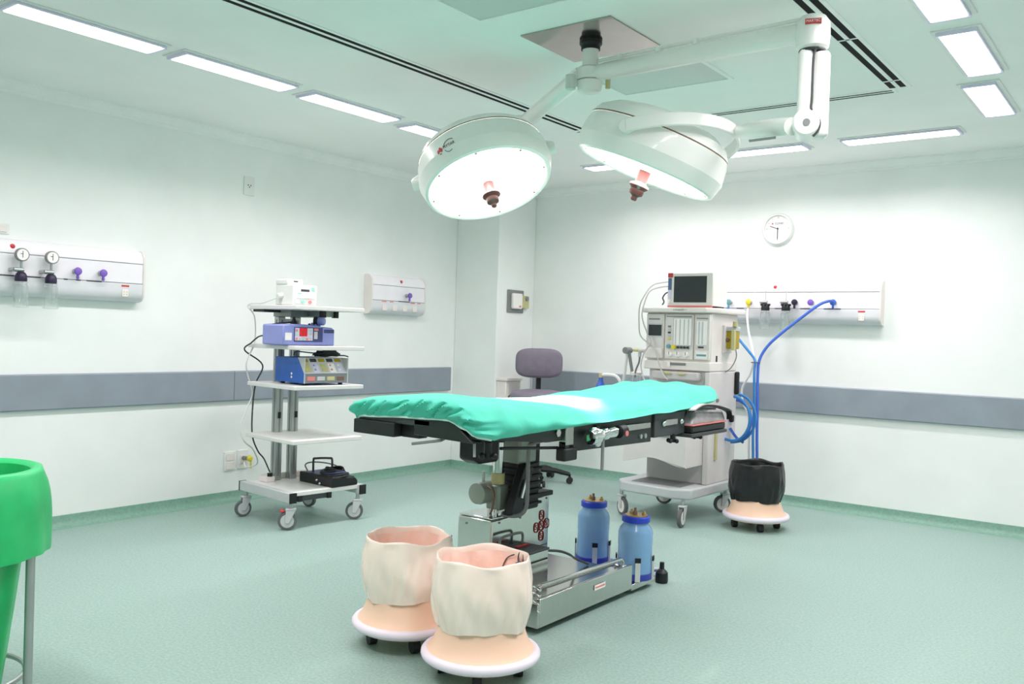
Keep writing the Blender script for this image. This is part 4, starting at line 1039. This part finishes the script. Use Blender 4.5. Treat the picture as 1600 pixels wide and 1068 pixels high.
for k in range(5):
    x = -.145+k*.06
    slant(x, x+.045, .72, .92, .0035, 'readout', 'olive' if k % 2 == 0 else 'ink_dark')
    slant(x, x+.045, .08, .62, .003, 'control_column', ('khaki', 'tint', 'khaki', 'paper', 'tint')[k])
    for f in (.18, .45): slant(x+.008, x+.02, f, f+.1, .005, 'button', ('yellow', 'violet', 'khaki', 'softred', 'paper')[k])
B(-.157, .157, -.1575, -.154, .014, .068).build('socket_panel', 'midgrey', t)
for k in range(4): B(-.14+k*.072, -.085+k*.072, -.161, -.157, .028, .052).build('socket', ('softred', 'lightgrey', 'khaki', 'brown')[k], t, bevel=.003)
for x in (-.158, .158): B(x-.003, x+.003, -.158, -.08, .012, .165).build('front_edge', 'lightgrey', t)
for k in range(4): B(-.1665, -.165, -.08, .12, .05+k*.026, .055+k*.026).build('side_rib', 'esublue', t)
for dz in (.045, .066): MB().ball((-.1665, -.03, dz), .008, 8, 6, .4, 1, 1).build('side_mark', 'paper', t)
for x in (-.13, .13):
    for y in (-.12, .12): MB().cyl((x, y, 0), (x, y, .013), .014, n=12).build('foot', 'black', t)
# bunch of dark cables on the blue unit
cb = Thing('cable_bundle', 'dark green black cable coil lying on the blue unit', 'cable', onT(.08, .05, 1.0225), TRZ+math.pi/2)
rnd = random.Random(4)
for k in range(6):
    pts = []
    for i in range(14):
        a = 2*math.pi*i/13+k; pts.append((.03+(.075+.012*rnd.random())*math.cos(a)*(1+.2*math.sin(k)), -.02+(.035+.01*rnd.random())*math.sin(a), .006+.006*k+.004*rnd.random()))
    MB().tube(spline(pts, 3), .004, 6).build('loop', 'cable', cb)
MB().tube(spline([(.10, -.02, .008), (.13, -.06, .012), (.15, -.085, .005)], 4), .004, 6).build('tail', 'cable', cb)
MB().tube(spline([(0, 0, .02), (-.05, .04, .025), (-.09, .09, .03), (-.10, .13, .03), (-.10, .15, .006)], 4), .004, 6).build('tail', 'cable', cb)
# foot pedal on the base
t = Thing('foot_pedal', 'black double foot pedal with coiled cord on the trolley base', 'foot pedal', onT(.085, .125, .2225), TRZ+.05)
MB().prism([(-.10, 0), (.10, 0), (.10, .03), (.08, .05), (-.10, .065)], -.16, .175, 'x').build('base', 'black', t, bevel=.006)
B(-.15, -.01, -.085, .085, .052, .062).build('pedal_plate', 'violetdark', t, bevel=.004)
B(.01, .16, -.085, .085, .045, .055).build('pedal_plate', 'black', t, bevel=.004)
MB().tube(spline([(-.11, -.03, .05), (-.11, -.03, .135), (-.10, -.02, .145), (-.03, .03, .15), (-.01, .04, .14), (-.01, .04, .05)], 6), .007, 8).build('guard_handle', 'darkgrey', t)
rnd = random.Random(12)
for k in range(6):
    w_ = .105-.007*k
    pts = [(.075+w_*math.cos(a)*1.0, -.005+(.07-.006*k)*math.sin(a), .066+.007*k+.012*math.sin(a*2+k)*.6) for a in [2*math.pi*i/20 for i in range(20)]]
    MB().tube(pts, .0065, 6, closed=True).build('cord_loop', 'violetdark' if k == 2 else 'rubber', t)
MB().ball((.02, -.10, .03), .009, 8, 6).build('screw', 'chrome', t); MB().ball((.05, -.10, .012), .009, 8, 6).build('screw', 'chrome', t)
# power strip behind the posts
t = Thing('power_strip', 'beige power strip lying along the posts of the trolley', 'power strip', onT(-.2, .02, .2225), TRZ)
B(-.055, -.031, -.17, .2, 0, .035).build('housing', 'cream', t, bevel=.004)
B(-.025, .06, -.20, -.135, 0, .034).build('end_block', 'cream', t, bevel=.004)
B(.0, .05, .09, .2, 0, .03).build('adapter', 'khaki', t, bevel=.004)
MB().cyl((.045, -.165, .034), (.045, -.165, .055), .016, n=12).build('plug', 'black', t)
for k in range(3): B(-.05, -.036, .02+k*.05, .05+k*.05, .035, .037).build('socket', 'paper', t)
# loose cords of the trolley
def zt(v): return 1.33-.004056*(v-478)
def Q(u, v, x=-4.70): r_ = -1.35+(u-391)*.00168; return (x, x/r_, zt(v))
c = MB().tube(spline([onT(.02, -.22, 1.39), onT(-.1, -.255, 1.352), onT(-.2, -.25, 1.348), onT(-.262, -.25, 1.345), onT(-.288, -.255, 1.325), Q(398, 495), Q(399, 535, -4.72), Q(386, 565), Q(390, 588, -4.72), Q(398, 615, -4.72), Q(388, 640), Q(379, 665), Q(386, 688), Q(402, 705, -4.75), (-4.85, 3.68, .30), (-5.02, 3.72, .25), (-5.10, 3.76, .27)], 7), .0045, 8).build('white_cord', 'hosewhite')
tag(c, 'white power cord hanging down the left side of the trolley', 'cord')
c = MB().tube(spline([onT(-.02, -.29, 1.15), onT(-.10, -.285, 1.14), onT(-.2, -.275, 1.10), onT(-.285, -.27, 1.05), Q(414, 570), Q(403, 600), Q(399, 640), Q(400, 680), Q(410, 705, -4.69), onT(-.25, -.135, .36), onT(-.18, -.15, .32), onT(-.155, -.145, .283)], 7), .0048, 8).build('black_cord', 'cable')
tag(c, 'black power cord hanging beside the trolley posts', 'cord')
c = MB().tube(spline([onT(-.14, .13, .265), onT(-.13, .10, .31), onT(-.10, .12, .33), onT(-.02, .16, .335), onT(.08, .19, .325), onT(.13, .21, .29)], 6), .0045, 8).build('grey_cord', 'midgrey')
tag(c, 'grey cord arching from power strip to foot pedal', 'cord')

# ------------------------------------------------------------------ swivel chair
def chair():
    t = Thing('swivel_chair', 'grey upholstered swivel chair standing near the corner', 'chair', (-4.20, 5.95, 0), .62)
    # seat: rounded slab
    def rslab(w_, d_, h_, c, ax, name, m, puff):
        mb = MB(); n = 48; rows = []
        for k, (s, zz) in enumerate(((.0, -.5), (.86, -.5), (.97, -.36), (1, -.1), (1, .12), (.95, .36), (.82, .47), (.5, .5+puff), (0, .5+puff*1.3))):
            row = []
            for i in range(n):
                a = 2*math.pi*i/n; ca, sa = math.cos(a), math.sin(a); e = 2/3.6
                x = w_/2*s*math.copysign(abs(ca)**e, ca); y = d_/2*s*math.copysign(abs(sa)**e, sa)
                row.append((c[0]+x, c[1]+y, c[2]+zz*h_) if ax == 'z' else (c[0]+x, c[1]-zz*h_, c[2]+y))
            rows.append(row)
        mb.add([q for r_ in rows for q in r_], [(j*n+i, j*n+(i+1) % n, (j+1)*n+(i+1) % n, (j+1)*n+i) for j in range(len(rows)-1) for i in range(n)])
        return mb.build(name, m, t, smooth=60)
    rslab(.46, .44, .075, (0, -.02, .705), 'z', 'seat', 'upholstery', .15)
    B(-.21, .21, -.22, .19, .655, .672).build('seat_shell', 'black', t, bevel=.006)
    rslab(.40, .25, .06, (0, .235, .965), 'y', 'backrest', 'upholstery', .15)
    B(-.17, .17, .262, .278, .86, 1.06).build('backrest_shell', 'black', t, bevel=.01)
    MB().tube(spline([(0, .275, .95), (0, .285, .84), (0, .28, .73), (0, .24, .655), (0, .1, .64)], 6), .022, 10).build('back_post', 'black', t)
    B(-.09, .09, -.10, .12, .60, .655).build('tilt_box', 'black', t, bevel=.01)
    MB().tube([(.05, 0, .62), (.2, -.03, .615), (.26, -.04, .62)], .008, 8).build('lever', 'black', t)
    MB().cyl((0, 0, .34), (0, 0, .61), .016, n=14).build('gas_lift', 'midgrey', t)
    MB().cyl((0, 0, .1), (0, 0, .36), .028, n=18).build('lift_sleeve', 'black', t)
    MB().cyl((0, 0, .05), (0, 0, .13), .04, n=18).build('hub', 'black', t)
    for k in range(5):
        a = 2*math.pi*k/5-.15; d = Vector((math.cos(a), math.sin(a), 0))
        MB().tube([d*.03+Vector((0,0,.105)), d*.16+Vector((0,0,.10)), d*.28+Vector((0,0,.075))], [.024, .021, .017], 8).build('foot', 'black', t)
        e = d*.28; sd = Vector((-d.y, d.x, 0))
        for s in (-1, 1): MB().cyl(e+sd*(s*.018-.008)+Vector((0,0,.026)), e+sd*(s*.018+.008)+Vector((0,0,.026)), .026, n=14).build('caster', 'rubber', t)
        MB().cyl(e+Vector((0,0,.03)), e+Vector((0,0,.08)), .009, n=8).build('caster_stem', 'black', t)
chair()

# ------------------------------------------------------------------ anaesthesia machine
def machine():
    t = Thing('anaesthesia_machine', 'grey and cream anaesthesia machine on castors by the back wall', 'anaesthesia machine', (-2.76, 5.58, 0), world=True)
    x0, x1 = -2.985, -2.50
    # base
    MB().prism([(-3.06, 5.33), (-2.99, 5.24), (-2.60, 5.21), (-2.49, 5.27), (-2.47, 5.88), (-2.53, 5.96), (-2.98, 5.93), (-3.04, 5.86)], .17, .238, 'z').build('base', 'lightgrey', t, bevel=.012, segs=3)
    B(-2.94, -2.58, 5.29, 5.5, .238, .241).build('foot_well', 'midgrey', t)
    for x, y, yw in ((-3.02, 5.30, 2.6), (-2.53, 5.235, 1.7), (-2.53, 5.90, .8), (-2.97, 5.88, .4)): caster(t, x, y, .06, .125, .172, yw, wheelm='cream')
    # tower
    B(x0+.03, x1, 5.52, 5.93, .238, .995).build('tower', 'warmgrey', t, bevel=.006)
    B(x1-.03, x1+.008, 5.50, 5.95, .238, .99).build('side_panel', 'bodygrey', t, bevel=.006)
    B(x1+.008, x1+.02, 5.60, 5.63, .40, .62).build('side_strip', 'khaki', t)
    # drawer block with wavy bottom
    wave = [(x0-.005, .62), (x0-.005, .405)]+[(x0-.005+.46*f, .395-.022*math.cos(f*6.0+.4)) for f in [i/12 for i in range(13)]]+[(x1-.03, .37), (x1-.03, .62)]
    MB().prism(wave, 5.25, 5.52, 'y').build('drawer_block', 'bodygrey', t, bevel=.01, segs=3)
    B(x0-.01, x1-.02, 5.24, 5.53, .62, .64).build('work_surface', 'lightgrey', t, bevel=.008)
    B(x0+.06, x1-.1, 5.245, 5.25, .56, .575).build('drawer_pull', 'midgrey', t)
    # right handles
    for z0, z1, y in ((.83, .99, 5.93), (.64, .69, 5.86)): B(x1+.008, x1+.035, y-.03, y+.01, z0, z1).build('grip', 'black', t, bevel=.01)
    MB().cyl((x1+.008, 5.62, .80), (x1+.02, 5.62, .80), .012, n=12).build('side_knob', 'midgrey', t)
    # absorber recess under the cabinet
    B(x0+.08, x1-.06, 5.46, 5.52, .93, .985).build('recess_block', 'warmgrey', t, bevel=.01)
    for x in (-2.78, -2.68): MB().ball((x, 5.455, .972), .02, 10, 6, 1.6, .6, .5).build('recess_clip', 'khaki', t)
    # upper cabinet
    B(x0, x1, 5.52, 5.95, 1.00, 1.385).build('cabinet', 'cream', t, bevel=.008)
    B(x0-.005, x1+.005, 5.50, 5.94, .995, 1.055).build('drawer', 'cream', t, bevel=.006)
    B(-2.79, -2.67, 5.494, 5.50, 1.028, 1.045).build('drawer_pull', 'midgrey', t, bevel=.003)
    B(-2.805, -2.785, 5.49, 5.50, 1.015, 1.05).build('pull_end', 'paper', t)
    cols = ((-2.98, -2.845, 'l'), (-2.835, -2.625, 'm'), (-2.615, -2.505, 'r'))
    for a, b, k in cols:
        m = B(a, b, 5.503, 5.52, 1.07, 1.375).build('module', 'cream', t, bevel=.004)
        B(a+.008, b-.008, 5.500, 5.503, 1.14, 1.368).build('module_face', 'bodygrey', m)
        if k == 'l':
            B(a+.02, b-.015, 5.497, 5.50, 1.225, 1.30).build('display', 'screen', m); B(a+.012, b-.008, 5.4985, 5.50, 1.215, 1.31).build('display_frame', 'lightgrey', m)
            B(a+.02, b-.03, 5.498, 5.50, 1.335, 1.345).build('print', 'midgrey', m)
            B(a, b-.002, 5.485, 5.505, 1.07, 1.14).build('side_tray', 'cream', m, bevel=.006)
        if k == 'm':
            B(a+.07, b-.012, 5.496, 5.50, 1.165, 1.345).build('flow_panel', 'paper', m); B(a+.062, b-.006, 5.498, 5.50, 1.158, 1.352).build('flow_frame', 'lightgrey', m)
            for i in range(4): B(a+.08+i*.031, a+.088+i*.031, 5.494, 5.496, 1.17, 1.34).build('flow_tube', 'lightgrey', m)
            for i, mm in enumerate(('midgrey', 'lightgrey', 'ink_dark', 'lightgrey', 'yellow')): B(a+.025, a+.045, 5.495, 5.50, 1.285-i*.021, 1.297-i*.021).build('key', mm, m)
            MB().cyl((a+.035, 5.50, 1.155), (a+.035, 5.485, 1.155), .014, n=12).build('valve_knob', 'teal', m)
            MB().cyl((a+.075, 5.50, 1.15), (a+.075, 5.48, 1.15), .015, n=12).build('valve_knob', 'yellow', m)
            for i in range(4): MB().cyl((a+.105+i*.024, 5.50, 1.15), (a+.105+i*.024, 5.488, 1.15), .009, n=10).build('valve_knob', 'darkgrey', m)
            for i in range(3): MB().lathe([(.019, 0), (.018, .012), (.012, .016)], 18, (a+.04+i*.062, 5.503, 1.10), (0, -1, 0)).build('dial_knob', 'paper', m)
            for i in range(3): B(a+.038+i*.062, a+.042+i*.062, 5.485, 5.488, 1.098, 1.118).build('dial_mark', 'midgrey', m)
            B(a+.012, b-.012, 5.498, 5.50, 1.355, 1.362).build('print', 'midgrey', m)
        if k == 'r':
            B(a+.018, b-.018, 5.496, 5.50, 1.17, 1.33).build('flow_panel', 'paper', m)
            for i in range(2): B(a+.03+i*.025, a+.04+i*.025, 5.494, 5.496, 1.175, 1.325).build('flow_tube', 'lightgrey', m)
            B(a+.03, a+.07, 5.496, 5.50, 1.15, 1.16).build('print', 'ink_dark', m)
            B(a+.015, b-.015, 5.499, 5.503, 1.078, 1.125).build('label_plate', 'paper', m); B(a+.02, b-.02, 5.498, 5.499, 1.095, 1.108).build('print', 'teal', m)
            B(a+.015, b-.015, 5.497, 5.50, 1.345, 1.352).build('print', 'midgrey', m)
    B(-2.505, -2.497, 5.60, 5.62, 1.06, 1.10).build('side_latch', 'black', t)
    # top shelf
    MB().prism([(x0-.03, 5.50), (x0, 5.465), (x1-.02, 5.465), (x1+.045, 5.56), (x1+.05, 5.97), (x0-.02, 5.97)], 1.385, 1.42, 'z').build('top_shelf', 'cream', t, bevel=.008)
    text('lettering', 'CONQUEST 3', .016, (-2.71, 5.4645, 1.403), (1,0,0), (0,0,1), 'midgrey', t)
    # yellow vaporiser on the right side
    v = B(x1+.01, x1+.085, 5.72, 5.79, 1.15, 1.27).build('vaporiser', 'olive', t, bevel=.006)
    B(x1+.005, x1+.088, 5.715, 5.795, 1.27, 1.30).build('vaporiser_cap', 'lightgrey', v, bevel=.005)
    MB().cyl((x1+.08, 5.72, 1.3), (x1+.08, 5.72, 1.335), .018, n=14).build('vaporiser_dial', 'khaki', v)
    MB().ball((x1+.03, 5.718, 1.21), .013, 10, 6).build('vaporiser_plug', 'brown', v)
    B(x1-.005, x1+.02, 5.69, 5.82, 1.12, 1.31).build('vaporiser_plate', 'bodygrey', v, bevel=.004)
    B(x1+.06, x1+.085, 5.70, 5.73, 1.14, 1.28).build('sight_glass', 'khaki', v, bevel=.003)
    MB().tube(spline([(x1+.08, 5.74, 1.15), (x1+.085, 5.74, 1.09), (x1+.05, 5.74, 1.02), (x1+.01, 5.74, .99)], 6), .004, 6).build('thin_hose', 'midgrey', t)
    # patient circuit on the left
    MB().tube([(-2.99, 5.6, 1.12), (-3.05, 5.6, 1.115), (-3.09, 5.62, 1.115)], .014, 10).build('circuit_arm', 'warmgrey', t)
    MB().cyl((-3.14, 5.62, 1.118), (-3.07, 5.62, 1.118), .013, n=14).build('circuit_valve', 'khaki', t)
    MB().cyl((-3.09, 5.62, 1.115), (-3.09, 5.62, 1.07), .013, n=12).build('circuit_tee', 'lightgrey', t)
    MB().tube(spline([(-3.09, 5.62, 1.075), (-3.10, 5.63, 1.03), (-3.13, 5.64, .97), (-3.14, 5.65, .92)], 6), .007, 8).build('circuit_hose', 'midgrey', t)
    MB().tube([(-3.20, 5.66, 1.10), (-3.17, 5.66, .96)], .012, 10).build('support_rod', 'midgrey', t)
    MB().cyl((-3.21, 5.62, 1.112), (-3.21, 5.69, 1.112), .024, n=18).build('pivot_joint', 'midgrey', t)
    MB().tube([(-3.21, 5.65, 1.10), (-3.235, 5.66, .90), (-3.24, 5.66, .86)], .011, 10).build('white_hose', 'hosewhite', t)
    for x in (-3.22, -3.14): MB().lathe([(.042, .76), (.042, .93), (.036, .94)], 24, (x, 5.68, 0)).build('absorber_canister', 'glass', t)
    MB().lathe([(.038, .77), (.038, .87)], 24, (-3.14, 5.68, 0)).build('absorber_lime', 'paper', t)
    B(-3.27, -3.09, 5.63, 5.73, .735, .76).build('absorber_base', 'lightgrey', t, bevel=.006)
    B(-3.20, -2.95, 5.66, 5.70, .70, .735).build('absorber_bracket', 'midgrey', t, bevel=.004)
    MB().lathe([(.045, .938), (.045, .955), (.02, .965)], 20, (-3.15, 5.68, 0)).build('absorber_cap', 'cream', t)
    MB().tube(spline([(-3.44, 5.7, .92), (-3.40, 5.69, .925), (-3.32, 5.68, .92), (-3.28, 5.68, .88), (-3.275, 5.68, .80)], 6), .012, 10).build('bag_hose', 'hosewhite', t)
    MB().cyl((-3.455, 5.70, .895), (-3.455, 5.70, .935), .016, n=14).build('bag_neck', 'khaki', t)
    MB().lathe([(.006, .64), (.03, .66), (.045, .72), (.046, .78), (.04, .83), (.026, .86), (.018, .88), (.018, .90)], 22, (-3.455, 5.70, 0)).build('breathing_bag', 'hoseblue2', t)
    # coiled blue hoses hanging at the right
    for k, (r_, dx, dz) in enumerate(((.15, 0, 0), (.138, .012, -.012), (.155, .02, .008))):
        pts = [(x1+.03+dx+r_*.95*math.sin(a), 5.80+.02*k+.02*math.cos(a), .665+dz+r_*1.05*math.cos(a)) for a in [.1+2.9*i/22 for i in range(23)]]
        MB().tube(pts, .010, 8).build('coiled_hose', 'hoseblue' if k % 2 == 0 else 'hoseblue2', t)
    MB().tube(spline([(x1+.02, 5.83, .60), (x1+.05, 5.83, .56), (x1+.08, 5.83, .53), (x1+.12, 5.83, .51)], 5), .010, 8).build('coiled_hose', 'hoseblue2', t)
    MB().tube(spline([(x1+.0, 5.78, .53), (x1+.06, 5.78, .52), (x1+.12, 5.79, .54)], 5), .010, 8).build('coiled_hose', 'hoseblue', t)
machine()
# monitor
t = Thing('patient_monitor', 'cream patient monitor with dark screen on top of the anaesthesia machine', 'monitor', (-2.665, 5.58, 1.421))
B(-.165, .165, -.06, .18, .012, .235).build('housing', 'cream', t, bevel=.012, segs=3)
B(-.165, .165, -.066, -.058, .012, .235).build('bezel', 'cream', t, bevel=.004)
B(-.118, .122, -.0685, -.066, .035, .212).build('screen', 'screen', t)
B(-.165, -.128, -.0685, -.066, .205, .235).build('brand_corner', 'red', t)
B(-.163, -.137, -.0685, -.066, .12, .20).build('control_strip', 'inkblue', t)
B(-.163, -.137, -.0685, -.066, .06, .118).build('white_strip', 'tint', t)
MB().lathe([(.013, 0), (.013, .008), (.008, .014)], 16, (-.149, -.066, .04), (0, -1, 0)).build('jog_knob', 'paper', t)
B(-.165, .165, -.070, -.056, 0, .014).build('base_trim', 'softred', t, bevel=.004)
for x in (-.13, .13): B(x-.02, x+.02, .05, .16, 0, .013).build('foot', 'black', t)
for k, pts in enumerate((
    [(-2.83, 5.60, 1.60), (-2.88, 5.58, 1.60), (-2.95, 5.52, 1.575), (-2.985, 5.47, 1.50), (-3.01, 5.45, 1.42), (-3.01, 5.45, 1.3), (-3.0, 5.46, 1.22), (-2.93, 5.47, 1.16), (-2.88, 5.46, 1.11), (-2.84, 5.45, 1.02), (-2.80, 5.43, .96), (-2.76, 5.42, .93)],
    [(-2.83, 5.62, 1.57), (-2.90, 5.56, 1.565), (-2.955, 5.49, 1.53), (-2.975, 5.45, 1.44), (-2.985, 5.445, 1.35), (-2.95, 5.46, 1.24), (-2.92, 5.46, 1.18), (-2.97, 5.46, 1.10), (-2.99, 5.46, 1.02), (-2.975, 5.46, .95), (-2.95, 5.45, .91)],
    [(-2.83, 5.62, 1.53), (-2.865, 5.57, 1.525), (-2.88, 5.54, 1.49), (-2.865, 5.53, 1.46), (-2.86, 5.50, 1.44)])):
    c = MB().tube(spline(pts, 6), .0048, 8).build('monitor_cable', 'warmgrey' if k < 2 else 'cable')
    tag(c, ('light grey monitor cable looping down across the machine front to the right', 'light grey monitor cable hanging along the left edge of the machine', 'short dark monitor cable curling beside the screen')[k], 'cable', 'patient monitor cables')

# ------------------------------------------------------------------ wall hoses
c = MB().tube(spline([(-1.985, 6.40, 1.50), (-2.0, 6.37, 1.508), (-2.06, 6.33, 1.478), (-2.17, 6.28, 1.38), (-2.30, 6.22, 1.255), (-2.37, 6.18, 1.17), (-2.405, 6.14, 1.08), (-2.40, 6.10, .98), (-2.375, 6.05, .75), (-2.36, 6.02, .55), (-2.34, 5.99, .35), (-2.33, 5.985, .18), (-2.35, 5.99, .05), (-2.42, 6.0, .014), (-2.6, 6.02, .012)], 7), .0105, 10).build('gas_hose', 'hoseblue2')
tag(c, 'thick blue gas hose hanging from the back panel to the floor', 'hose', 'gas hoses on the back panel')
c = MB().tube(spline([(-2.77, 6.40, 1.455), (-2.765, 6.36, 1.42), (-2.72, 6.30, 1.33), (-2.62, 6.22, 1.24), (-2.50, 6.15, 1.14), (-2.428, 6.11, 1.07), (-2.42, 6.085, .98), (-2.395, 6.04, .75), (-2.385, 6.01, .55), (-2.365, 5.98, .35), (-2.355, 5.96, .18), (-2.38, 5.965, .05), (-2.46, 5.975, .012), (-2.6, 5.985, .012)], 7), .0095, 10).build('gas_hose', 'hoseblue')
tag(c, 'teal blue gas hose joining the thick blue hose from the left', 'hose', 'gas hoses on the back panel')
c = MB().tube(spline([(-2.612, 6.40, 1.452), (-2.61, 6.385, 1.40), (-2.575, 6.33, 1.29), (-2.50, 6.22, 1.17), (-2.455, 6.15, 1.07), (-2.47, 6.13, .97), (-2.52, 6.12, .87), (-2.51, 6.11, .77), (-2.455, 6.08, .69), (-2.435, 6.06, .60), (-2.42, 6.03, .45), (-2.41, 6.02, .2), (-2.44, 6.04, .02), (-2.6, 6.06, .012)], 7), .008, 8).build('gas_hose', 'hosewhite')
tag(c, 'white gas hose bowing out beside the blue hoses', 'hose', 'gas hoses on the back panel')
c = MB().tube([(-2.425+.030*math.cos(a), 6.112+.030*math.sin(a), 1.055) for a in [2*math.pi*i/20 for i in range(20)]], .003, 6, closed=True).build('cable_tie', 'cable')
tag(c, 'dark cable tie binding the blue and teal hoses together', 'cable tie')

# drop helper properties
for o in bpy.data.objects:
    if o.get('_w') is not None: del o['_w']
